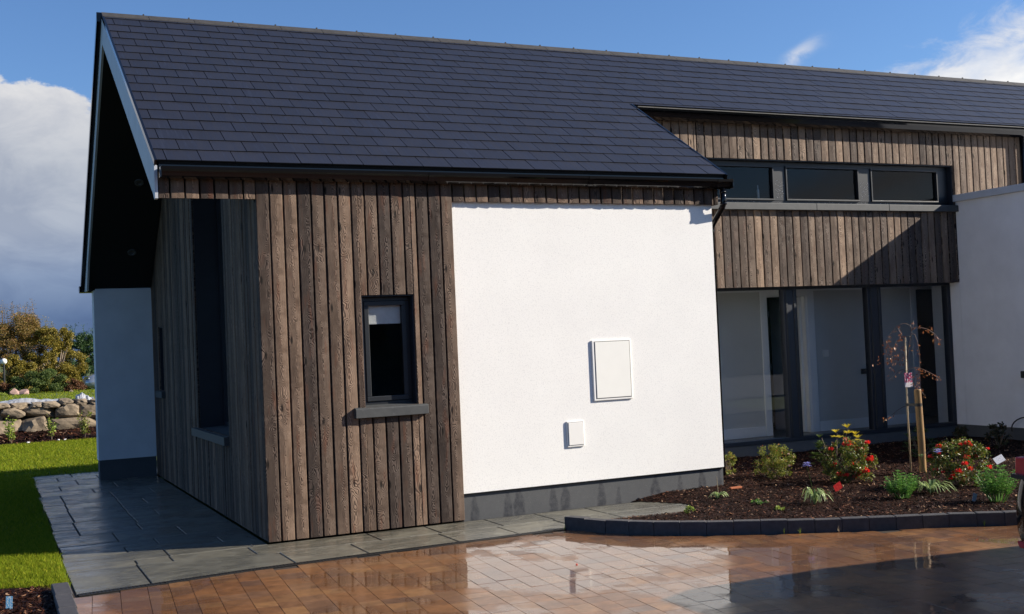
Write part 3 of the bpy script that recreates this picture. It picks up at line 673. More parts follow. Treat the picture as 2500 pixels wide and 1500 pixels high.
# patio slabs
m=MB(); rg=random.Random(5)
def slabs(y0,y1,x0,x1,joints,fy0=None,fy1=None,tilt=.0012):
    xs=[x0]+[j for j in joints if x0<j<x1]+[x1]
    for a,b in zip(xs[:-1],xs[1:]):
        g_=.0075; z=.003+rg.uniform(-.001,.001); 
        ys=[(fy0(a) if fy0 else y0),(fy0(b) if fy0 else y0),(fy1(b) if fy1 else y1),(fy1(a) if fy1 else y1)]
        c=.0025
        P=[(a+g_,ys[0]+g_),(b-g_,ys[1]+g_),(b-g_,ys[2]-g_),(a+g_,ys[3]-g_)]
        Q=[(a+g_+c,ys[0]+g_+c),(b-g_-c,ys[1]+g_+c),(b-g_-c,ys[2]-g_-c),(a+g_+c,ys[3]-g_-c)]
        tz=[rg.uniform(-tilt,tilt)*.5 for _ in range(4)]
        vs=[(p[0],p[1],-.04) for p in P]+[(p[0],p[1],z-.005+tz[i]) for i,p in enumerate(P)]+[(p[0],p[1],z+tz[i]) for i,p in enumerate(Q)]
        m.mesh(vs,[(8,9,10,11)]+[(i,(i+1)%4,4+(i+1)%4,4+i) for i in range(4)]+[(4+i,4+(i+1)%4,8+(i+1)%4,8+i) for i in range(4)])
def dry(x):
    for (a,b),(c,d) in zip(DR[:-1],DR[1:]):
        if x<=c: return b+(d-b)*(x-a)/(c-a)+.012
    return DR[-1][1]+.012
XL=-1.575
slabs(0,-.42,XL,3.9,[-1.07,-.02,.56,1.32,1.86,2.40,2.95],fy0=dry,fy1=lambda x:-.42 if x>-1.06 else -.20)
slabs(-.42,.0,-1.06,3.9,[-.80,-.18,.83,1.36,1.93,2.43,2.95])
rows=[(.0,.40,[-.79]),(.40,.69,[-1.06,-.3]),(.69,1.03,[-.78]),(1.03,1.60,[-1.06,-.5]),(1.60,2.05,[-1.33,-.80]),(2.05,2.52,[-1.33,-.78]),(2.52,3.0,[-1.31,-.78,-.52]),(3.0,3.56,[-1.31,-.77]),(3.56,4.07,[-1.30,-.76,-.5]),(4.07,4.42,[-1.29,-.75]),(4.42,5.0,[-1.29,-.75,-.3]),(5.0,5.5,[-.9]),(5.5,6.04,[-1.24,-.6]),(6.04,6.7,[-1.0,-.4]),(6.7,7.15,[-1.2,-.7]),(7.15,7.62,[-1.0])]
slabs(-.20,.0,XL,-1.06,[])
for y0,y1,j in rows:
    xl=XL+.011*(y1); slabs(y0,y1,xl+rg.uniform(-.015,.02),-.0 if y0<6.3 else .6,j)
pt=m.build('patio',SLAB,None,fix=False); tag(pt,kind='structure')
m=MB(); m.face([(-1.56,.0,-.006),(.0,.0,-.006),(0,7.6,-.006),(-1.47,7.6,-.006)]); m.face([(-1.57,-1.0,-.0035),(3.8,-.9,-.0035),(3.8,.05,-.0035),(-1.57,.05,-.0035)]); o=m.build('patio_joints',PJOINT); tag(o,kind='structure')
# drain
m=MB()
for (a,b),(c,d) in zip(DR[:-1],DR[1:]):
    L=math.hypot(c-a,d-b); ux,uy=(c-a)/L,(d-b)/L; nx,ny=-uy,ux
    def Q(t,w,z): return (a+ux*t+nx*w,b+uy*t+ny*w,z)
    def bar(t0,t1,w0,w1,z0,z1): m.mesh([Q(t0,w0,z0),Q(t1,w0,z0),Q(t1,w1,z0),Q(t0,w1,z0),Q(t0,w0,z1),Q(t1,w0,z1),Q(t1,w1,z1),Q(t0,w1,z1)],[(4,5,6,7),(0,1,5,4),(1,2,6,5),(2,3,7,6),(3,0,4,7)])
    bar(0,L,-.052,-.042,-.03,.0075); bar(0,L,.006,.015,-.03,.0075); bar(0,L,-.021,-.015,.0018,.007); bar(0,L,-.052,.015,-.031,.0018)
    t=0
    while t<L: bar(t,t+.010,-.042,.006,.0018,.007); t+=.026
o=m.build('drain_channel',DRAIN,None); tag(o,'narrow black slotted drain grating between the grey slabs and the brick driveway','drain')
# kerbs
m=MB(); rg=random.Random(2)
def resample(pts,step):
    out=[]; d=0; acc=0
    pts=[Vector(p) for p in pts]; cur=pts[0]; out.append(cur.copy()); i=1; need=step
    while i<len(pts):
        L=(pts[i]-cur).length
        if L>=need: cur=cur+(pts[i]-cur).normalized()*need; out.append(cur.copy()); need=step
        else: need-=L; cur=pts[i]; i+=1
    return out
ks=resample(KP,.208)
for a,b in zip(ks[:-1],ks[1:]):
    d=(b-a).normalized(); n=Vector((-d.y,d.x)); a2=a+d*.002; b2=b-d*.002; zt=.102+rg.uniform(-.0035,.0035); h=.085; sk=n*rg.uniform(-.003,.003)
    c=.004
    P=[a2+sk,b2+sk,b2+n*h+sk,a2+n*h+sk]; ctr=sum(P,Vector((0,0)))/4
    Qs=[p+(ctr-p).normalized()*c*1.4 for p in P]
    vs=[(p.x,p.y,-.05) for p in P]+[(p.x,p.y,zt-c) for p in P]+[(p.x,p.y,zt) for p in Qs]
    m.mesh(vs,[(8,9,10,11)]+[(i,(i+1)%4,4+(i+1)%4,4+i) for i in range(4)]+[(4+i,4+(i+1)%4,8+(i+1)%4,8+i) for i in range(4)])
o=m.build('kerb',KERB,None); tag(o,kind='structure')
m=MB(); y=-.93
while y>-6:
    m.cbox(-1.715-.025*(-y-.9)*.6,-1.605-.025*(-y-.9)*.6,y-.43,y-.003,-.05,.062,.006); y-=.433
o=m.build('kerb',KERB,None); tag(o,kind='structure')
# right bed
BED=[(3.50,.05),(3.80,-.42),(3.70,-.74),(3.42,-.86),(2.96,-.80),(2.66,-.80),(2.42,-1.0),(2.36,-1.05)]+[(p.x,p.y) for p in resample([(a+.03,b+.05) for a,b in KP[1:]],.3)]+[(12,-3.6),(12,-.9),(K+.02,-.9),(K+.02,G2),(4.56,G2),(4.56,.05)]
def bedz(x,y):
    e=min(1,max(0,(x-2.5)*.6)); n=noise.noise((x*3,y*3,0))*.012+noise.noise((x*11,y*11,1))*.007
    lim=.03+.03*e
    d=9
    for (ax,ay),(bx,by) in zip(BED[:6],BED[1:7]):
        t=max(0,min(1,((x-ax)*(bx-ax)+(y-ay)*(by-ay))/((bx-ax)**2+(by-ay)**2))); d=min(d,math.hypot(x-ax-t*(bx-ax),y-ay-t*(by-ay)))
    return min(lim+n,.007+d*.16+n*.3)
m=MB(); st=.04; idx={}
xs=np.arange(2.3,12,st); ys=np.arange(-3.75,2.0,st)
def vid(i,j):
    if (i,j) not in idx:
        x,y=2.3+i*st,-3.75+j*st; idx[(i,j)]=len(m.v); m.v.append((x,y,bedz(x,y)))
    return idx[(i,j)]
for i in range(len(xs)):
    for j in range(len(ys)):
        x,y=2.3+(i+.5)*st,-3.75+(j+.5)*st
        if inpoly(x,y,BED):
            m.f.append((vid(i,j),vid(i+1,j),vid(i+1,j+1),vid(i,j+1))); m.uv+=[(0,0)]*4; m.mi.append(0)
o=m.build('garden_bed',SOIL,None,smooth=True); tag(o,kind='structure')
def chips(mb,pts,zf,rg,s0=.004,s1=.017,thin=.35):
    for x,y in pts:
        z=zf(x,y)+rg.uniform(0,.012); l=rg.uniform(s0,s1); w=l*rg.uniform(.2,.5); a=rg.uniform(0,6.28); t=rg.gauss(0,thin); q=rg.gauss(0,thin)
        u=Vector((math.cos(a)*math.cos(t),math.sin(a)*math.cos(t),math.sin(t)))*l; v=Vector((-math.sin(a),math.cos(a),q)).normalized()*w; c=Vector((x,y,z))
        k=len(mb.v); mb.v+=[tuple(c-u-v),tuple(c+u-v*.6),tuple(c+u*.8+v),tuple(c-u*.9+v*.8)]; mb.f.append((k,k+1,k+2,k+3)); mb.uv+=[(0,0)]*4; mb.mi.append(0)
m=MB(); rg=random.Random(21); pts=[]
while len(pts)<60000:
    x,y=rg.uniform(2.4,9.7),rg.uniform(-3.7,2.0)
    if rg.random()<min(1,(2.2-.18*x)) and inpoly(x,y,BED): pts.append((x,y))
chips(m,pts,bedz,rg)
o=m.build('bark_mulch',CHIP,None,fix=False); tag(o,'dark brown bark chips covering the planting bed by the glazing','mulch',kind='stuff')
# left bed
m=MB(); m.face([(-6,-8,.01),(-1.69,-8,.01),(-1.69,-.88,.01),(-1.8,-.72,.012),(-2.0,-.62,.012),(-3,-.55,.01),(-6,-.5,.01)]); o=m.build('garden_bed',SOIL); tag(o,kind='structure')
m=MB(); rg=random.Random(22); pts=[(rg.uniform(-2.6,-1.70),rg.uniform(-2.3,-.72)) for _ in range(7000)]; chips(m,pts,lambda x,y:.012,rg)
o=m.build('bark_mulch',CHIP,None,fix=False); tag(o,'dark bark chips in the corner bed at the bottom left','mulch',kind='stuff')
# back bed (below the stone wall)
m=MB(); n=24
for i in range(n):
    for j in range(6):
        def BZ(a,b):
            x=-7+a*14/n; y=14.35+b*.36; return (x,y,-.01+.028*b+.02*noise.noise((x*2,y*3,4)))
        m.face([BZ(i,j),BZ(i+1,j),BZ(i+1,j+1),BZ(i,j+1)])
o=m.build('garden_bed',SOIL); tag(o,kind='structure')
m=MB(); rg=random.Random(23); chips(m,[(rg.uniform(-2.6,1.2),rg.uniform(14.4,16.4)) for _ in range(2500)],lambda x,y:.0+(y-14.35)*.078,rg,.02,.05)
o=m.build('bark_mulch',CHIP,None,fix=False); tag(o,'dark mulch strip at the foot of the boulder wall','mulch',kind='stuff')
# lawn sheets
m=MB(); m.face([(-40,-.55,.0),(-3,-.55,.0),(-2.0,-.62,.0),(-1.8,-.7,.0),(-1.66,-.86,.0),(-1.585,-.8,.0),(-1.475,7.62,.0),(-1.475,14.5,.0),(-40,14.5,0)]); m.face([(-1.475,7.635,.0),(20,7.635,.0),(20,14.5,0),(-1.475,14.5,0)])
o=m.build('lawn',GRASSG); tag(o,kind='structure')
m=MB(); m.prism([(16.75,-.05),(16.75,.68),(22,.63),(30.5,.55),(31.5,.3),(33,-.05)],'x',-40,30); o=m.build('upper_lawn',GRASSG); tag(o,kind='structure')
m=MB(); rg=random.Random(31)
def blades(mb,N,xf,yr,zf,h,w,rg,ok=lambda x,y:True):
    k=0
    while k<N:
        y=rg.uniform(*yr); x=rg.uniform(*xf(y))
        k+=1
        if not ok(x,y): continue
        hh=h*rg.uniform(.6,1.35); a=rg.uniform(0,6.28); lx,ly=rg.gauss(0,.45)*hh,rg.gauss(0,.45)*hh; z=zf(x,y); dx,dy=math.cos(a)*w,math.sin(a)*w
        n=len(mb.v); mb.v+=[(x-dx,y-dy,z-.004),(x+dx,y+dy,z-.004),(x+lx*.4+dx*.6,y+ly*.4+dy*.6,z+hh*.6),(x+lx,y+ly,z+hh),(x+lx*.4-dx*.6,y+ly*.4-dy*.6,z+hh*.6)]
        mb.f.append((n,n+1,n+2,n+3,n+4)); mb.uv+=[(0,0)]*5; mb.mi.append(0)
edge=lambda y: (-1.585+.0128*y if y<7.62 else .6)
def lawnok(x,y):
    if y<7.63: return x<edge(y)+rg.uniform(-.01,.02) and y>(-.60 if x<-2 else -.60-.6*(x+2.0)*.9)
    return True
blades(m,42000,lambda y:(-2.5,-1.55),(-.85,2.2),lambda x,y:0,.034,.0016,rg,lawnok)
blades(m,30000,lambda y:(-2.5,-1.45),(2.2,7.7),lambda x,y:0,.036,.0028,rg,lawnok)
blades(m,38000,lambda y:(-2.6,.2),(7.63,14.5),lambda x,y:0,.038,.004,rg)
blades(m,9000,lambda y:(-2.6,2.2),(16.9,30.5),lambda x,y:.678-.0096*(y-16.9),.035,.008,rg)
o=m.build('grass',GRASS,None,fix=False); tag(o,'short bright green lawn grass beside and behind the gable','grass',kind='stuff')

# ------------------------------------------------------------------ far garden
def boulder(mb,c,r,seed,sub=2,boxy=False):
    bm=bmesh.new(); bmesh.ops.create_icosphere(bm,subdivisions=sub,radius=1)
    rg=random.Random(seed); planes=[(Vector((rg.gauss(0,1),rg.gauss(0,1),rg.gauss(0,1))).normalized(),rg.uniform(.5,.8)) for _ in range(13)]
    if boxy: planes=[(n,d+.30) for n,d in planes[:7]]
    vs=[]
    for v in bm.verts:
        p=v.co.copy()
        if boxy: p=p/((abs(p.x)**6+abs(p.y)**6+abs(p.z)**6)**(1/6))
        for n,d in planes:
            e=p.dot(n)-d
            if e>0: p-=n*e
        p*=1+.08*noise.noise(p*3+Vector((seed,0,0)))
        vs.append((c[0]+p.x*r[0],c[1]+p.y*r[1],c[2]+p.z*r[2]))
    mb.mesh(vs,[tuple(v.index for v in f.verts) for f in bm.faces]); bm.free()
m=MB(); rg=random.Random(44); sd=0
for row,(z,h,w0,w1) in enumerate(((.18,.24,.5,1.0),(.50,.16,.32,.8),(.675,.07,.18,.4))):
    x=-5.+rg.uniform(0,.3)
    while x<4:
        w=rg.uniform(w0,w1); hh=h*rg.uniform(.8,1.15)
        boulder(m,(x+w/2,16.55+rg.uniform(-.06,.06)-.1*(2-row)*.4,z+rg.uniform(-.03,.03)),(w*.53,.3,hh*1.0),sd,3,True); sd+=1; x+=w*.97
for i in range(40): boulder(m,(rg.uniform(-3,2),16.42,rg.uniform(.1,.66)),(.07,.12,.06),900+i,1)
m.box(-5,4,16.6,17.0,-.05,.66)
o=m.build('stone_wall',GRANITE,None); tag(o,'low retaining wall of rough tan granite boulders behind the lawn','stone wall')
def sheet(x0,x1,y0,y1,pk,seed,label):
    m=MB(); nx,ny=26,10; vs=[]
    for j in range(ny+1):
        for i in range(nx+1):
            u,v=i/nx,j/ny; x=x0+(x1-x0)*u; y=y0+(y1-y0)*v+.04*noise.noise((u*5,seed,0))
            z=.735+pk(u)*(.5+.5*math.sin(v*3.14))+.035*abs(noise.noise((u*7,v*4,seed)))+.02*noise.noise((u*19,v*9,seed))
            if v<.12: z-=.06
            vs.append((x,y,z))
    m.mesh(vs,[(j*(nx+1)+i,j*(nx+1)+i+1,(j+1)*(nx+1)+i+1,(j+1)*(nx+1)+i) for j in range(ny) for i in range(nx)])
    o=m.build('plastic_sheet',SHEET,None,smooth=False); s=o.modifiers.new('S','SOLIDIFY'); s.thickness=.004
    tag(o,label,'sheet'); return o
sheet(-1.85,-.55,16.35,17.1,lambda u:.07*math.exp(-((u-.45)/.25)**2),3.3,'long crumpled white plastic sheet lying along the top of the boulder wall')
sheet(-.24,.12,16.4,16.9,lambda u:.12*max(0,1-abs(u-.35)/.5),8.1,'small white sheet folded into a peak on the boulder wall near the house')

def leafcloud(mb,N,size,rg,shape,asp=.5,mi=0,droop=0):
    """shape(rg)-> (x,y,z)"""
    for _ in range(N):
        c=Vector(shape(rg)); s=size*rg.uniform(.6,1.3)
        d=Vector((rg.gauss(0,1),rg.gauss(0,1),rg.gauss(0,.7)-droop)).normalized(); w=d.cross(Vector((rg.gauss(0,1),rg.gauss(0,1),rg.gauss(0,1)))).normalized()*s*asp
        k=len(mb.v); t=c+d*s*2; mid=c+d*s*1.05+d.cross(w).normalized()*s*.12
        mb.v+=[tuple(c),tuple(mid+w),tuple(t),tuple(mid-w)]; mb.f.append((k,k+1,k+2,k+3)); mb.uv+=[(0,0)]*4; mb.mi.append(mi)
def clumps(rg,n,box,rad):
    cl=[(Vector((rg.uniform(*box[0]),rg.uniform(*box[1]),rg.uniform(*box[2]))),rad*rg.uniform(.5,1.2)) for _ in range(n)]
    return cl
def clump_shape(cl,flat=1.):
    def f(rg):
        c,r=rg.choice(cl); d=Vector((rg.gauss(0,1),rg.gauss(0,1),rg.gauss(0,1))).normalized()*r*(rg.random()**.45)
        return (c.x+d.x,c.y+d.y,c.z+d.z*flat)
    return f
def far_tree(x,y,zb,w,h,label,cat,mat,seed,N,size,ncl,crown_lo=.1,spiky=0,name='tree'):
    e=empty(name,(x,y,zb),label,cat); rg=random.Random(seed)
    m=MB(); m.tube([(x,y,zb-.3),(x+.05,y,zb+h*.35),(x,y,zb+h*.6)],[.09,.07,.03],8)
    for i in range(9):
        a=rg.uniform(0,6.28); rr=w*.38*rg.uniform(.5,1); z1=zb+h*rg.uniform(.55,.95)
        m.tube([(x,y,zb+h*rg.uniform(.05,.3)),(x+math.cos(a)*rr*.6,y+math.sin(a)*rr*.6,zb+h*.5),(x+math.cos(a)*rr,y+math.sin(a)*rr,z1)],[.045,.03,.01],5)
    m.build('trunk',BARK2,e)
    cl=[]
    for i in range(ncl):
        a=rg.uniform(0,6.28); q=rg.random()**.5; z=rg.uniform(crown_lo,1); lim=math.sqrt(max(.02,1-((z-.45)/.62)**2))
        cl.append((Vector((x+math.cos(a)*q*w/2*lim,y+math.sin(a)*q*w/2*lim,zb+h*z*.92)),w*.085*rg.uniform(.6,1.3)))
    m=MB(); leafcloud(m,N,size,rg,clump_shape(cl,.8))
    for i in range(spiky):
        a=rg.uniform(0,6.28); q=rg.random()**.6; bx,by=x+math.cos(a)*q*w*.42,y+math.sin(a)*q*w*.42; z0=zb+h*rg.uniform(.7,.9); z1=zb+h*rg.uniform(.95,1.13); lx=rg.gauss(0,.12)
        m.tube([(bx,by,z0),(bx+lx,by,z1)],[.012,.004],4)
        leafcloud(m,55,size*.8,rg,lambda r:((lambda t:(bx+lx*t+r.gauss(0,.05),by+r.gauss(0,.05),z0+(z1-z0)*t))(r.random())))
    m.build('crown',mat,e,fix=False); return e
far_tree(-.80,36.5,.2,2.9,3.25,'tall brown autumn tree with wispy bare tips at the left edge, behind the conifer mound','tree',LEAF_AUT,101,46000,.032,150,.0,34)
far_tree(.45,35.6,.2,2.0,2.7,'rounded olive gold bush tree beside the tall brown autumn tree','tree',LEAF_AUT2,102,38000,.030,120,.0,6)
far_tree(1.55,38.5,.2,1.8,2.5,'dark green hedge tree half hidden by the white wing wall','tree',LEAF_HEDGE,103,20000,.036,110,.0,12)
far_tree(3.2,39.5,.2,2.4,2.3,'dark green hedge tree behind the house','tree',LEAF_HEDGE,104,6000,.05,50,.05,6)
far_tree(-3.3,37.5,.2,2.8,3.0,'brown autumn tree beyond the left edge of the view','tree',LEAF_AUT,105,8000,.045,60,.1,10)
def mound(x,y,zb,w,d,h,label,mat,seed,N,size,name='shrub'):
    rg=random.Random(seed); m=MB()
    cl=[]
    for i in range(40):
        a=rg.uniform(0,6.28); q=rg.random()**.5; cx,cy=x+math.cos(a)*q*w/2,y+math.sin(a)*q*d/2
        cl.append((Vector((cx,cy,zb+h*math.sqrt(max(0,1-q*q*.9))*rg.uniform(.45,.95))),w*.10))
    leafcloud(m,N,size,rg,clump_shape(cl,.6)); o=m.build(name,mat,None,fix=False); tag(o,label,'shrub'); return o
mound(-.36,29.2,.42,1.75,1.3,.92,'wide dark green conifer mound on the upper lawn',LEAF_CON,111,22000,.022)
mound(.66,29.0,.50,.72,.6,.47,'low rust-brown shrub at the right end of the conifer mound',LEAF_RUST,112,6000,.02)
mound(-1.42,29.4,.50,.7,.6,.58,'orange-brown shrub at the left frame edge beside the garden lamp',LEAF_RUST,113,6000,.022)
mound(-1.42,28.7,.54,.25,.3,.12,'small yellow-green tuft in front of the orange-brown shrub',LEAF_LIME,114,700,.015)
for i,(x,r,l) in enumerate(((-1.10,.17,'pink rounded boulder left of the conifer mound'),(-.84,.15,'grey boulder tucked under the left side of the conifer mound'),(.50,.07,'small pale stone on the upper lawn in front of the rust-brown shrub'))):
    m=MB(); boulder(m,(x,28.3,.57+r*.3),(r*1.3,r,r),300+i); o=m.build('boulder',PINKSTONE if i!=2 else GRANITE,None); tag(o,l,'boulder','rockery boulders on the upper lawn')
mound(-.75,34.2,.15,1.9,1.2,1.75,'dense golden brown shrub mass under the autumn trees',LEAF_AUT2,114,24000,.034)
mound(1.75,37.2,.1,2.0,1.2,1.25,'dark low hedge mass under the dark green hedge tree',LEAF_HEDGE,115,9000,.036)
lp=empty('garden_lamp',(-1.27,33,.2),'globe garden lamp on a thin dark post among the far shrubs','lamp')
m=MB(); m.tube([(-1.27,33,.1),(-1.27,33,1.5)],.03,8); m.build('post',RUBBER,lp)
m=MB(); boulder(m,(-1.27,33,1.60),(.11,.11,.11),1,3); m=MB(); 
bm=bmesh.new(); bmesh.ops.create_uvsphere(bm,u_segments=16,v_segments=10,radius=.10); m.mesh([tuple(v.co+Vector((-1.27,33,1.60))) for v in bm.verts],[tuple(v.index for v in f.verts) for f in bm.faces]); bm.free(); m.build('globe',WHITEP,lp,smooth=True)
# young plants along the boulder wall
def sprig(x,y,z,h,w,label,mat,seed,n=9,leaf=.03,group=None,stem=True):
    rg=random.Random(seed); e=empty('young_shrub',(x,y,z),label,'shrub',group); ms=MB(); ml=MB()
    for i in range(n):
        a=rg.uniform(0,6.28); rr=w/2*rg.uniform(.2,1); hh=h*rg.uniform(.6,1.05); p1=Vector((x+math.cos(a)*rr,y+math.sin(a)*rr,z+hh)); p0=Vector((x,y,z)); mid=(p0+p1)/2+Vector((0,0,hh*.1))
        ms.tube([p0,mid,p1],[.006,.005,.002],4)
        leafcloud(ml,22,leaf,rg,lambda r:(lambda t:tuple((p0.lerp(p1,t))+Vector((r.gauss(0,.02),r.gauss(0,.02),.01))))(r.uniform(.25,1.)),.45)
    ms.build('stems',BARK2,e); ml.build('leaves',mat,e,fix=False); return e
for i,(x,l) in enumerate(((-1.56,'leafy yellow-green young shrub at the left edge below the boulder wall'),(-.83,'sparse young shrub with bare stems, second from left below the boulder wall'),(-.22,'upright young shrub with glossy leaves below the largest boulder'),(.22,'young shrub partly hidden by the white wing wall'))):
    sprig(x,14.75 if i else 14.6,.02,.5 if i!=1 else .52,.32 if i!=1 else .2,l,LEAF_LIME if i!=2 else LEAF_SPIR,200+i,10 if i!=1 else 5,.032)
for i,(x,y) in enumerate(((-1.27,14.5),(-.72,14.62),(-.60,14.6),(.05,15.0))):
    m=MB(); boulder(m,(x,y,.03),(.04,.04,.02),500+i); o=m.build('white_pebble',GREYREND,None); tag(o,'white pebble on the mulch below the boulder wall','stone','white pebbles below the boulder wall')

# ------------------------------------------------------------------ cars
def car(name,loc,rotz,paint,label,detail=True,S=1.):
    e=empty(name,loc,label,'car'); mat=Matrix.Translation(Vector(loc))@Matrix.Rotation(rotz,4,'Z')@Matrix.Scale(S,4)
    def bld(mb,nm,mt,**k):
        mb.v=[tuple(mat@Vector(v)) for v in mb.v]; return mb.build(nm,mt,e,**k)
    L=4.3
    # stations: x from rear (0) to front (L): (x, halfwidth low, z low, halfwidth belt, z belt)
    st=[(.0,.60,.24,.60,.36),(.005,.80,.20,.80,.44),(.06,.885,.14,.86,.60),(.14,.90,.12,.86,.76),(.30,.91,.14,.87,.92),(.5,.91,.18,.88,1.0),(1.2,.92,.22,.89,.98),(2.2,.92,.22,.89,.96),(3.0,.91,.22,.87,.93),(3.6,.90,.22,.84,.86),(4.05,.86,.24,.76,.74),(4.25,.74,.30,.62,.62),(4.3,.55,.38,.5,.54)]
    m=MB(); ring=[]
    for x,w0,z0,w1,z1 in st:
        zm=(z0+z1)/2
        half=[(0,z0),(w0*.8,z0),(w0*.97,z0+.05),(w0*1.0,z0+(z1-z0)*.35),(w0*.995,zm+.05),(w1,z1-.06),(w1*.93,z1),(0,z1+.02)]
        ring.append([(x,y,z) for y,z in half]+[(x,-y,z) for y,z in half[-2:0:-1]])
    n=len(ring[0]); vs=[p for r in ring for p in r]
    fs=[(i*n+k,i*n+(k+1)%n,(i+1)*n+(k+1)%n,(i+1)*n+k) for i in range(len(ring)-1) for k in range(n)]+[tuple(range(n))[::-1],tuple(range((len(ring)-1)*n,len(ring)*n))]
    m.mesh(vs,fs); b=bld(m,'body',paint,smooth=True); s=b.modifiers.new('S','SUBSURF'); s.levels=2; s.render_levels=2
    cab=[(.30,.80,.94,.70,.97),(.62,.84,.99,.66,1.42),(1.0,.86,.99,.68,1.52),(2.0,.86,.97,.67,1.52),(2.5,.86,.95,.66,1.43),(3.15,.80,.90,.74,.95)]
    m=MB(); ring=[[(x,w0,z0),(x,w1,z1-.04),(x,w1*.9,z1),(x,-w1*.9,z1),(x,-w1,z1-.04),(x,-w0,z0)] for x,w0,z0,w1,z1 in cab]; n=6; vs=[p for r in ring for p in r]
    m.mesh(vs,[(i*n+k,i*n+k+1,(i+1)*n+k+1,(i+1)*n+k) for i in range(5) for k in range(5)]+[tuple(range(n)),tuple(range(5*n,6*n))]); bld(m,'windows',CARGL)
    m=MB(); m.mesh([(.58,.56,1.46),(.58,-.56,1.46),(1.0,-.62,1.545),(1.0,.62,1.545),(2.0,.62,1.545),(2.0,-.62,1.545),(2.45,-.58,1.46),(2.45,.58,1.46),(.52,.58,1.425),(.52,-.58,1.425),(1.0,-.66,1.5),(1.0,.66,1.5),(2.0,.66,1.5),(2.0,-.66,1.5),(2.5,-.62,1.425),(2.5,.62,1.425)],[(0,1,2,3),(3,2,5,4),(4,5,6,7),(0,8,9,1),(1,9,10,2),(2,10,13,5),(5,13,14,6),(6,14,15,7),(7,15,12,4),(4,12,11,3),(3,11,8,0)]); bld(m,'roof_panel',paint,smooth=True)
    for sx in (.78,3.42):
        for sy in (-.80,.80):
            c=Vector((sx,sy,.32)); m=MB(); m.tube([c-Vector((0,.11,0)),c-Vector((0,.10,0)),c+Vector((0,.10,0)),c+Vector((0,.11,0))],[.28,.32,.32,.28],24); w=bld(m,'wheel',RUBBER,smooth=False)
            m=MB(); m.tube([c-Vector((0,.115,0)),c+Vector((0,.115,0))],[.20,.20],18); r=bld(m,'rim',CHROME); r.parent=w
    for sy in (1,-1):
        m=MB(); m.prism([(sy*.72,.62),(sy*.875,.62),(sy*.87,.735),(sy*.76,.735)],'x',.075,.22); bld(m,'tail_lamp',LAMPR,bevel=.01)
        m=MB(); m.prism([(sy*.72,.60),(sy*.868,.61),(sy*.868,.635),(sy*.72,.625)],'x',.035,.12); bld(m,'lamp_trim',BLACK)
        m=MB(); m.prism([(sy*.62,.175),(sy*.82,.185),(sy*.84,.225),(sy*.60,.215)],'x',.02,.09); bld(m,'reflector',LAMPR,bevel=.006)
        m=MB(); m.prism([(sy*.45,.62),(sy*.72,.62),(sy*.76,.72),(sy*.5,.72)],'x',4.1,4.27); bld(m,'headlight',CHROME,bevel=.02)
    m=MB(); m.box(.03,0.12,-.26,.26,.60,.72); bld(m,'number_plate',WHITEP)
    m=MB(); m.box(-.006,.1,-.7,.7,.30,.335); bld(m,'bumper_strip',CHROME)
    return e
car('parked_car',(3.615,-5.17,0),R(0),CARBLK,'black car cut by the right frame edge, its red tail lamp just showing')
car('parked_car',(4.78,33.6,.36),R(180),CARSIL,'silver car in the distance showing beside the white wing wall',S=.82)

core=MB(); core.box(-45,90,-27.5,-26.5,-.1,4.2); rg=random.Random(78); leafcloud(core,22000,.11,rg,lambda r:(lambda x:(x,r.uniform(-28,-25.9),r.uniform(0,4.5+.2*math.sin(x*.9)+.15*math.sin(x*2.3+1))))(r.uniform(-45,90)))  # tree belt added behind the camera to darken the window reflections
o=core.build('added_far_wood',LEAF_HEDGE,None,fix=False); tag(o,'added belt of dark evergreens across the road, there to darken window reflections','trees',kind='stuff')
nb=empty('neighbour_house',(5,-22,0),'neighbouring house across the road, seen only as a dark reflection in the window glass','house')
m=MB(); m.box(-4,14,-25.6,-22,-.1,3.0); m.build('wall',M('neighbour_wall',(.14,.2,.24),.8),nb)
m=MB(); m.prism([(-26,2.95),(-21.6,2.95),(-23.8,4.9)],'x',-4.4,14.4); m.build('roof',SLATE,nb)
for wx in (1,7): m=MB(); m.box(wx,wx+1.6,-21.98,-21.93,.9,2.2); m.build('window',ANTHD,nb)
rg=random.Random(77); m=MB(); m.box(-30,40,-20.6,-20.0,-.1,1.5); leafcloud(m,9000,.09,rg,lambda r:(r.uniform(-30,40),r.uniform(-20.9,-19.7),r.uniform(-.05,1.9)))  # hedge added out of view so the panes mirror something dark
o=m.build('hedge',LEAF_HEDGE,None,fix=False); tag(o,'added long clipped hedge across the road, there to darken window reflections','hedge')
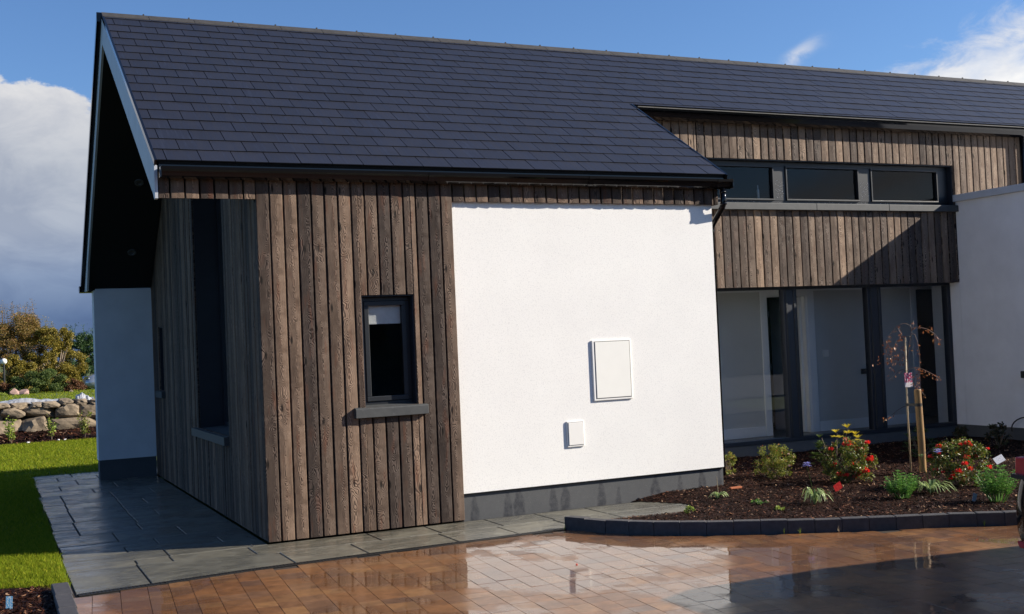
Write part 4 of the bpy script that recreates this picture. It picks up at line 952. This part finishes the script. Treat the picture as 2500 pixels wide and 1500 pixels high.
# ------------------------------------------------------------------ planting in the bed
def bz(x,y): return bedz(x,y)
def bush(name,x,y,h,w,label,leafmat,seed,N,size,clN,flowers=None,fl_n=0,fl_r=.018,group=None,asp=.55,lo=.08,cat='shrub',hollow=False,top=None):
    z=bz(x,y)-.01; e=empty(name,(x,y,z),label,cat,group); rg=random.Random(seed)
    ms=MB(); ml=MB(); cl=[]
    for i in range(clN):
        a=rg.uniform(0,6.28); q=rg.random()**.5; t=rg.uniform(lo,1); lim=math.sqrt(max(.03,1-((t-.5)/.58)**2)); 
        p=Vector((x+math.cos(a)*q*w/2*lim,y+math.sin(a)*q*w/2*lim,z+h*t*.9)); cl.append((p,w*.10*rg.uniform(.6,1.25)))
        if i%2==0: ms.tube([(x+rg.gauss(0,.01),y+rg.gauss(0,.01),z-.01),(x+(p.x-x)*.6,y+(p.y-y)*.6,z+(p.z-z)*.45),tuple(p)],[.004,.003,.0015],4)
    leafcloud(ml,N,size,rg,clump_shape(cl),asp)
    ms.build('stems',BARK2,e); ml.build('leaves',leafmat,e,fix=False)
    for i in range(fl_n):
        p,r=rg.choice(cl); 
        d=Vector((rg.gauss(-.4,.6),rg.gauss(-.8,.5),rg.gauss(.5,.5))).normalized(); c=p+d*r*1.1; rr=fl_r*rg.uniform(.6,1.25)
        mf=MB()
        for k in range(11):
            aa=k*2.4; tt=.25+.75*k/11; dd=Vector((math.cos(aa)*tt,math.sin(aa)*tt,.9-tt*.8)).normalized(); q=dd.orthogonal().normalized(); s=dd.cross(q)
            b=len(mf.v); mf.v+=[tuple(c),tuple(c+dd*rr*.6+q*rr*.5),tuple(c+dd*rr*1.05),tuple(c+dd*rr*.6-q*rr*.5)]; mf.f.append((b,b+1,b+2,b+3)); mf.uv+=[(0,0)]*4; mf.mi.append(0)
        mf.build('flower',flowers,e,fix=False)
    return e
bush('spirea_bush',5.08,.72,.27,.24,'small yellowish bush half hidden behind the corner of the white wall',LEAF_SPIR,1,1400,.011,26,BLUSH,2,.012)
bush('spirea_bush',5.31,.21,.36,.42,'airy yellow-green bush with russet tips, left of the red roses',LEAF_SPIR,2,4200,.0105,60,BLUSH,6,.013)
bush('rose_bush',5.58,-.58,.45,.50,'red rose bush in the middle of the bed, in front of yellow leaves',LEAF_ROSE,3,6500,.0125,70,RED,30,.037)
bush('rose_bush',6.10,-1.52,.44,.53,'red rose bush right of the timber stake',LEAF_ROSE,4,6000,.0125,70,RED,26,.034)
m=MB()
def whorl(mb,c,n,l,rg,up=.4):
    c=Vector(c)
    for k in range(n):
        a=6.283*k/n+rg.uniform(-.2,.2); d=Vector((math.cos(a),math.sin(a),up+rg.uniform(-.15,.25))).normalized(); q=Vector((-math.sin(a),math.cos(a),0))*l*.16; b=len(mb.v)
        mb.v+=[tuple(c),tuple(c+d*l*.55+q),tuple(c+d*l-Vector((0,0,l*.1))),tuple(c+d*l*.55-q)]; mb.f.append((b,b+1,b+2,b+3)); mb.uv+=[(0,0)]*4; mb.mi.append(0)
def rhodo(x,y,spots,label,seed,yellow=()):
    z=bz(x,y)-.01; e=empty('rhododendron',(x,y,z),label,'shrub'); rg=random.Random(seed); a=MB(); b=MB(); s=MB()
    for i,(dx,dy,h) in enumerate(spots):
        c=(x+dx,y+dy,z+h); s.tube([(x,y,z-.02),(x+dx*.6,y+dy*.6,z+h*.5),c],[.006,.005,.003],5)
        tgt=b if i in yellow else a
        for q in range(3): whorl(tgt,(c[0]+rg.gauss(0,.022),c[1]+rg.gauss(0,.02),c[2]-q*.03+rg.gauss(0,.012)),10,(.07 if i in yellow else .07)*rg.uniform(.8,1.15),rg,.95-q*.4)
    s.build('stems',BARK2,e); a.build('leaves',LEAF_RHOD,e,fix=False)
    if yellow: b.build('leaves',LEAF_YEL,e,fix=False)
    return e
rhodo(6.24,.35,[(-.17,.0,.34),(-.24,-.02,.22),(-.06,-.12,.39),(.15,-.05,.42),(.25,-.08,.35),(.24,-.10,.23),(.08,.05,.25),(-.12,.05,.26),(.12,-.1,.26),(-.28,.02,.14)],'leafy evergreen with bright yellow leaf whorls behind the red roses',61,(2,3,4,5,8))
rhodo(7.66,.55,[(-.22,0,.14),(-.12,.02,.24),(-.02,0,.30),(.07,0,.29),(.17,-.02,.19),(.23,0,.10),(-.05,-.08,.17),(.1,-.1,.12),(-.17,-.08,.08),(0,.1,.2)],'shaded evergreen with leaf whorls behind the timber stake',62)
def lav(x,y,h,w,label,seed):
    z=bz(x,y)-.01; e=empty('leafy_perennial',(x,y,z),label,'plant','bright green leafy perennials'); rg=random.Random(seed); a=MB(); s=MB()
    for i in range(40):
        an=rg.uniform(0,6.28); q=rg.random()**.5*w/2; hh=h*(.55+.45*math.sqrt(max(0,1-(q/(w/2))**2)))*rg.uniform(.75,1.1); tip=Vector((x+math.cos(an)*q*1.2,y+math.sin(an)*q*1.2,z+hh*.92)); base=Vector((x+math.cos(an)*q*.35,y+math.sin(an)*q*.35,z))
        s.tube([base,tip],[.003,.0015],4)
        for t in range(6): whorl(a,base.lerp(tip,.4+t*.12)+Vector((rg.gauss(0,.006),rg.gauss(0,.006),0)),6,.042*(1.1-.09*t)*rg.uniform(.8,1.2),rg,.5)
    s.build('stems',LEAF_LAV,e); a.build('leaves',LEAF_LAV,e,fix=False); return e
lav(5.19,-1.74,.25,.30,'bright green leafy clump at the foot of the staked young tree',71)
lav(5.62,-2.38,.33,.31,'bright green leafy clump beside the black car at the right',72)
def bladeclump(name,x,y,r,h,n,label,mat,seed,stalks=(),cat='plant',group=None,flower=None):
    z=bz(x,y)-.005 if x>0 else .01; e=empty(name,(x,y,z),label,cat,group); rg=random.Random(seed); a=MB()
    for i in range(n):
        an=rg.uniform(0,6.28); L=r*rg.uniform(.6,1.3); hh=h*rg.uniform(.6,1.1); d=Vector((math.cos(an),math.sin(an),0)); q=Vector((-d.y,d.x,0)); w=.0062*rg.uniform(.7,1.2)
        pts=[Vector((x,y,z))+d*L*t+Vector((0,0,hh*(2.1*t-1.9*t*t)*1.6)) for t in (0,.25,.5,.75,1)]
        b=len(a.v)
        for k,p in enumerate(pts): ww=w*(1,1.1,1,.8,.15)[k]; a.v+=[tuple(p-q*ww),tuple(p+q*ww)]
        for k in range(4): a.f.append((b+2*k,b+2*k+1,b+2*k+3,b+2*k+2)); a.uv+=[(0,0)]*4; a.mi.append(0)
    a.build('leaves',mat,e,fix=False)
    for (dx,dy,hh,kind) in stalks:
        s=MB(); top=Vector((x+dx,y+dy,z+hh)); s.tube([(x,y,z),(x+dx*.4,y+dy*.4,z+hh*.5),top],[.0035,.003,.0025],6); s.build('stalk',LEAF_RHOD if kind!='dry' else CANE,e)
        if kind=='flower':
            f=MB()
            for k in range(13):
                aa=rg.uniform(0,6.28); el=rg.uniform(-.3,1.1); d=Vector((math.cos(aa)*math.cos(el),math.sin(aa)*math.cos(el),math.sin(el))); p=top+d*.028
                f.tube([top,p],.0012,3); whorl(f,p,5,.022,rg,.3)
            f.build('flower_head',LILAC,e,fix=False)
        elif kind=='seed':
            f=MB()
            for k in range(9):
                aa=rg.uniform(0,6.28); d=Vector((math.cos(aa),math.sin(aa),rg.uniform(.0,.9))).normalized(); f.tube([top,top+d*.03],[.001,.003],4)
            f.build('seed_head',LEAF_BLADE,e,fix=False)
    return e
bladeclump('agapanthus',4.44,-1.47,.135,.15,34,'strap-leaved plant with one lilac flower head, left of the red tag',LEAF_BLADE,81,[(-.065,0,.345,'flower')])
bladeclump('agapanthus',5.56,-1.70,.19,.12,52,'strap-leaved clump below the timber stake with two tall stalks',LEAF_BLADE,82,[(-.13,-.02,.35,'seed'),(.08,-.02,.37,'flower')])
bladeclump('agapanthus',4.05,-.59,.095,.07,28,'small strappy tuft at the corner of the dark plinth with a dry stalk',LEAF_BLADE,83,[(-.01,0,.2,'dry')])
bush('lime_seedling',3.35,-1.15,.075,.10,'tiny lime green seedling beside the end of the stone slabs',LEAF_LIME,91,300,.008,12)
bush('low_seedling',4.11,-1.12,.04,.15,'flat green seedling with cream flowers in the open mulch',LEAF_LAV,92,180,.009,10,BLUSH,3,.01)
bush('low_seedling',3.98,-1.55,.045,.10,'flat bright green seedling nearest the kerb',LEAF_LIME,93,220,.008,10)
bush('dark_shrub',8.71,.97,.28,.24,'shaded reddish shrub against the base of the wing wall, nearest the glazing',LEAF_DARK,94,700,.016,20)
bush('dark_shrub',8.84,.50,.32,.28,'shaded reddish shrub in the middle of the base of the wing wall',LEAF_DARK,95,900,.016,22)
bush('dark_shrub',9.05,.10,.27,.26,'shaded shrub with a red bud at the right frame edge',LEAF_DARK,96,800,.016,22,RED,2,.014)

# staked weeping tree, traced from (px,py) offsets of the trunk foot in metres
TX,TY=6.51,-.47; tz=bz(TX,TY)
rgt=Vector((.906,-.424,0)); SCL=1/238.
def tp(px,py,d=0): return Vector((TX,TY,tz))+rgt*((px-2222)*SCL)+Vector((-.15*d,-.9*d,(1161-py)*SCL-.02))
tree=empty('weeping_cherry',(TX,TY,tz),'spindly young weeping tree with arching branches and bronze leaves, tied to a stake','tree')
def px(l,d=0): return [tp(2120+a/3.532,770+b/3.532,d) for a,b in l]
m=MB(); m.tube(px([(366,1378),(368,1200),(372,1050),(366,900),(362,800),(372,640),(384,480),(390,370),(405,290),(425,210),(438,140)],-.01),[.009,.008,.008,.007,.007,.0065,.006,.0055,.005,.005,.004],7)
trunk=m.build('trunk',BARK,tree,smooth=True)
BR=[([(438,140),(425,105),(395,85),(360,80),(310,98),(270,135),(235,180),(210,240),(200,300),(195,350),(205,430)],.02),
    ([(430,150),(460,120),(510,118),(580,140),(640,180),(670,230),(688,262)],-.03),
    ([(428,170),(455,180),(468,230),(478,320),(478,400),(470,470),(458,540),(450,600)],.05),
    ([(420,200),(390,190),(350,195),(310,235),(285,290),(270,340),(250,390)],-.05),
    ([(384,480),(420,466),(470,465),(530,495),(590,530),(655,580)],.02),
    ([(372,490),(340,478),(310,485),(280,520),(240,560)],-.02),
    ([(362,790),(320,800),(270,825),(220,860),(160,900)],.03),
    ([(430,150),(450,110),(455,60)],.0),([(450,600),(470,640),(490,690),(505,715)],.04),([(310,98),(320,150),(330,190)],.05)]
m=MB(); 
for l,d in BR:
    n=len(l); P=px(l,0); P=[p+Vector((-.15,-.9,0))*d*(i/(n-1)) for i,p in enumerate(P)]
    m.tube(P,[.0036*(1-.55*i/(n-1)) for i in range(n)],6)
m.build('branches',M('red_brown_twig',(.17,.095,.065),.5,.3,30),tree,smooth=True)
m=MB(); rg=random.Random(15)
for l,d in BR:
    P=px(l,0); n=len(P)
    wts=[(i,i/(n-1)) for i in range(n)]
    for k in range(13 if len(l)>5 else 5):
        t=rg.uniform(.25,1)*(n-1)-1e-6; i=int(t); p=P[i].lerp(P[min(i+1,n-1)],t-i)+Vector((-.15,-.9,0))*d*(t/(n-1)); q=p+Vector((rg.gauss(0,.012),rg.gauss(0,.012),-rg.uniform(0,.015)))
        leafcloud(m,2,.013*rg.uniform(.7,1.3),rg,lambda r:tuple(q),.42,droop=1.1)
for (a,b,s,nn) in ((225,330,45,34),(300,370,35,20),(230,470,25,10),(330,400,20,8),(140,405,16,5),(480,540,18,10),(455,620,24,16),(610,545,18,6),(160,890,12,7),(340,290,18,8),(430,275,18,5),(590,135,22,8),(640,230,15,5),(240,220,14,6)):
    c=px([(a,b)])[0]; leafcloud(m,int(nn*1.05),.0145,rg,lambda r:tuple(c+Vector((r.gauss(0,s/3.532*SCL),r.gauss(0,.025),r.gauss(0,s/3.532*SCL)))),.42,droop=1.2)
m.build('leaves',LEAF_PRUN,tree,fix=False)
m=MB(); m.tube([tp(2223,1165),tp(2222.3,1000),tp(2226,828)],.0085,8); cane=m.build('support_cane',CANE,None,smooth=True); tag(cane,'straight pale bamboo cane standing against the thin weeping tree','cane')
m=MB(); sx,sy=6.55,-.60; sb=bz(sx,sy)
prof=[(0,-.05,.036),(0,.30,.036),(-.006,.60,.0355),(-.012,.835,.0345),(-.012,.845,.031)]
m.tube([Vector((sx,sy,sb+h))+rgt*dx for dx,h,r in prof],[r for *_,r in prof],20)
stk=m.build('timber_stake',STAKE,None,smooth=False); tag(stk,'thick round timber stake beside the weeping tree','stake')
m=MB(); c0=tp(2222,991); c1=Vector((sx,sy,c0.z))+rgt*-.012
def band(c,r,z0,z1): 
    n=20; vs=[c+Vector((math.cos(6.283*k/n)*r,math.sin(6.283*k/n)*r,z)) for z in (z0,z1) for k in range(n)]; m.mesh(vs,[(k,(k+1)%n,n+(k+1)%n,n+k) for k in range(n)])
band(c1,.0385,-.016,.016); band(c0,.013,-.014,.014)
dv_=(c1-c0); nv=Vector((-dv_.y,dv_.x,0)).normalized(); p0=c0+dv_.normalized()*.01; p1=c1-dv_.normalized()*.034
m.mesh([p0-nv*.006+Vector((0,0,-.014)),p1-nv*.006+Vector((0,0,-.014)),p1-nv*.006+Vector((0,0,.012)),p0-nv*.006+Vector((0,0,.012)),p0+nv*.006+Vector((0,0,-.014)),p1+nv*.006+Vector((0,0,-.014)),p1+nv*.006+Vector((0,0,.012)),p0+nv*.006+Vector((0,0,.012))],[(0,1,2,3),(7,6,5,4),(0,4,5,1),(3,2,6,7),(0,3,7,4),(1,5,6,2)])
o=m.build('tree_tie',RUBBER,None); tag(o,'black rubber strap tying the young tree to its stake','strap')
def tagcard(name,c,w,h,colmat,label,tilt=0,lean=0,cat='plant label'):
    m=MB(); n=Vector((-.424*0-.15,-.98,0)).normalized(); r=Vector((n.y*-1,n.x,0)).normalized()*1
    r=Vector((.98,-.15,0)); up=Vector((0,0,1)); 
    r2=r*math.cos(tilt)+up*math.sin(tilt); up2=-r*math.sin(tilt)+up*math.cos(tilt); up2=(up2+n*lean).normalized(); c=Vector(c)
    m.face([c-r2*w/2-up2*h/2,c+r2*w/2-up2*h/2,c+r2*w/2+up2*h/2,c-r2*w/2+up2*h/2],[(0,0),(1,0),(1,1),(0,1)])
    o=m.build(name,colmat,None,fix=False); s=o.modifiers.new('S','SOLIDIFY'); s.thickness=.0015; tag(o,label,cat); return o
def cardmat(name,paper,blob,sc_,thr,lo=.3):
    t=NT(name); uv=t.node('ShaderNodeUVMap').outputs[0]; s=t.node('ShaderNodeSeparateXYZ'); t.l.new(uv,s.inputs[0]); n=t.noise(uv,sc_,2,.6)
    mk=t.math('MULTIPLY',t.mapr(n,thr,thr+.05,0,1),t.mapr(s.outputs[1],lo,lo+.03,0,1))
    return t.out(Base_Color=t.mix(mk,paper,blob),Roughness=.35)
tagcard('plant_label',tp(2227,931,.015),.092,.148,cardmat('label_card',(.72,.66,.64),(.40,.03,.10),7,.42),'picture label with magenta blossom hanging on the weeping tree')
tagcard('plant_label',(5.07,-1.04,bz(5.07,-1.04)+.045),.085,.075,cardmat('red_card',(.55,.035,.03),(.35,.015,.02),6,.5,-1),'tilted red plant tag stuck in the mulch below the roses',.5,.2)
tagcard('plant_label',(7.6,-.62,bz(7.6,-.6)+.055),.12,.075,cardmat('white_card',(.62,.62,.64),(.35,.35,.37),9,.56,-1),'white tag lying tilted in the shade near the black car',.35,-.6)
tagcard('plant_label',(5.49,-2.26,bz(5.49,-2.26)+.035),.04,.07,cardmat('pale_card',(.6,.63,.66),(.3,.34,.4),9,.5,-1),'small pale plant tag standing near the right-hand leafy clump',-.2,.1)
tagcard('plant_label',(-1.99,-1.39,.055),.04,.085,cardmat('blue_card',(.12,.42,.72),(.62,.72,.76),5,.5,-1),'blue and white plant tag in the corner bed at the bottom left',-.06,.1)
m=MB(); m.box(4.40,4.53,-.30,-.265,bz(4.46,-.28)+.008,bz(4.46,-.28)+.026); o=m.build('clay_shard',M('terracotta',(.40,.11,.035),.7,.2,20),None,bevel=.003); tag(o,'orange clay strip lying on the mulch by the plinth corner','shard')
m=MB(); boulder(m,(1.64,-2.3,.004),(.012,.009,.006),5); o=m.build('petal',RED,None); tag(o,'single red petal fallen on the wet driveway','petal')
# weeds along the kerb foot
for i,(x,y,l) in enumerate(((2.25,-.955,'green weed tuft where the drain meets the kerb end'),(3.50,-2.235,'small weed at the foot of the kerb, left of the pair'),(3.60,-2.30,'thin weed at the foot of the kerb, right of the pair'),(3.86,-2.44,'dry weed tuft at the foot of the kerb in the middle'),(4.87,-2.93,'small weed at the foot of the kerb near the black car'))):
    rg=random.Random(600+i); a=MB()
    for k in range(14):
        an=rg.uniform(0,6.28); d=Vector((math.cos(an),math.sin(an),0)); q=Vector((-d.y,d.x,0))*.0016; hh=.055*rg.uniform(.5,1.1); p=Vector((x,y,.0)); t=p+d*.025*rg.random()+Vector((0,0,hh)); b=len(a.v); a.v+=[tuple(p-q),tuple(p+q),tuple(t)]; a.f.append((b,b+1,b+2)); a.uv+=[(0,0)]*3; a.mi.append(0)
    o=a.build('weed',LEAF_LIME if i not in (3,) else CANE,None,fix=False); tag(o,l,'weed')

# ------------------------------------------------------------------ sky, sun, camera
w=bpy.data.worlds.new('World'); sc.world=w; w.use_nodes=True
SUNV=Vector((1,-.40,.55)).normalized(); EL=math.asin(SUNV.z); AZ=math.atan2(SUNV.x,SUNV.y)
t=NT(w.node_tree,world=True)
sky=t.node('ShaderNodeTexSky'); sky.sky_type='NISHITA'; sky.sun_disc=False; sky.sun_elevation=EL; sky.sun_rotation=AZ; sky.air_density=1.0; sky.dust_density=.3; sky.ozone_density=2.5
g=t.node('ShaderNodeTexCoord').outputs['Generated']; s=t.node('ShaderNodeSeparateXYZ'); t.l.new(g,s.inputs[0])
az=t.math('ARCTAN2',s.outputs[0],s.outputs[1]); el=t.math('ARCSINE',s.outputs[2])
mp=t.node('ShaderNodeMapping'); t.l.new(g,mp.inputs[0]); mp.inputs['Scale'].default_value=(1,1,1.9)
n1=t.noise(mp.outputs[0],11,8,.58,.35); n2=t.noise(mp.outputs[0],3.2,6,.55,.2); n3=t.noise(mp.outputs[0],24,6,.62,.5)
def gauss(c,wd): 
    d=t.math('DIVIDE',t.math('SUBTRACT',az,c),wd); return t.math('EXPONENT',t.math('MULTIPLY',t.math('MULTIPLY',d,d),-1.))
# cumulus bank: top edge as a function of azimuth
thr=t.math('ADD',t.math('MULTIPLY',gauss(-.02,.45),.222),.0)
thr=t.math('ADD',thr,t.math('ADD',t.math('MULTIPLY',t.math('SUBTRACT',n1,.5),.16),t.math('ADD',t.math('MULTIPLY',t.math('SUBTRACT',n3,.5),.06),t.math('MULTIPLY',t.math('SUBTRACT',t.noise(mp.outputs[0],52,5,.6,.3),.5),.035))))
left=t.mapr(t.math('SUBTRACT',thr,el),-.002,.012,0,1,True)
thr2=t.math('ADD',t.mapr(az,.68,.92,.158,.250),t.math('MULTIPLY',t.math('SUBTRACT',n3,.5),.10)); thr2=t.math('MULTIPLY',thr2,t.mapr(az,.55,.66,0,1))
thr2=t.math('MULTIPLY',thr2,t.mapr(az,2.,2.6,1,.3))
right=t.math('MULTIPLY',t.mapr(t.math('SUBTRACT',thr2,el),-.022,.022,0,1,True),t.mapr(n1,.30,.55,.45,1))
n4=t.noise(mp.outputs[0],17,7,.6,.6)
wisp=t.math('MULTIPLY',t.math('MULTIPLY',gauss(.69,.017),t.mapr(t.math('ABSOLUTE',t.math('SUBTRACT',el,t.mapr(az,.67,.71,.214,.236))),.0,.012,1,0,True)),t.mapr(n3,.38,.6,0,1))
mask=t.math('MAXIMUM',t.math('MAXIMUM',left,right),t.math('MULTIPLY',wisp,.8))
shade=t.ramp(t.mapr(el,.0,.25,0,1),[(0,(.10,.165,.32)),(.14,(.15,.23,.41)),(.27,(.29,.38,.56)),(.42,(.46,.52,.64)),(.62,(.58,.62,.70)),(.85,(.68,.70,.76)),(1,(.88,.89,.93))])
shade=t.mix(1.,shade,t.mix(t.mapr(n2,.35,.65,0,1),(.80,.83,.88),(1.14,1.12,1.08)),'MULTIPLY')
shade=t.mix(1.,shade,t.mix(t.mapr(n4,.38,.62,0,1),(.86,.88,.92),(1.08,1.07,1.05)),'MULTIPLY')
cr=t.mix(t.mapr(t.math('SUBTRACT',thr2,el),0,.05,0,1),(.78,.82,.92),(1.1,1.1,1.1))
cloud=t.mix(t.mapr(az,.3,.5,0,1),shade,cr)
CK=9.5
cs=t.node('ShaderNodeVectorMath',operation='SCALE'); t.l.new(cloud,cs.inputs[0]); cs.inputs['Scale'].default_value=CK
skc=t.mix(1.,sky.outputs[0],(.93,1.19,1.56),'MULTIPLY')
col=t.mix(mask,skc,cs.outputs[0])
bg=t.node('ShaderNodeBackground'); t.l.new(col,bg.inputs[0]); bg.inputs[1].default_value=.05
wo=t.node('ShaderNodeOutputWorld'); t.l.new(bg.outputs[0],wo.inputs[0])

sl=bpy.data.lights.new('sun','SUN'); sl.energy=5.0; sl.angle=R(.5); sl.color=(1,.915,.79)
so=bpy.data.objects.new('sun',sl); COL.objects.link(so); so.rotation_euler=SUNV.to_track_quat('Z','Y').to_euler(); so.location=(20,-10,15)

F,yaw,pitch,roll=2808.161,.4378,.0281,-.0434
f=Vector((math.sin(yaw)*math.cos(pitch),math.cos(yaw)*math.cos(pitch),math.sin(pitch)))
r=Vector((math.cos(yaw),-math.sin(yaw),0)); u=r.cross(f)
r2=r*math.cos(roll)+u*math.sin(roll); u2=-r*math.sin(roll)+u*math.cos(roll)
cam=bpy.data.cameras.new('camera'); cam.sensor_width=36; cam.lens=F/2500*36; cam.clip_end=2000; cam.clip_start=.05
co=bpy.data.objects.new('camera',cam); COL.objects.link(co)
co.matrix_world=Matrix(((r2.x,u2.x,-f.x,-2.1445),(r2.y,u2.y,-f.y,-9.4976),(r2.z,u2.z,-f.z,1.6),(0,0,0,1)))
sc.camera=co
sc.view_settings.view_transform='Standard'; sc.view_settings.look='None'; sc.view_settings.gamma=1; sc.view_settings.exposure=.88
sc.cycles.max_bounces=8; sc.cycles.transparent_max_bounces=12
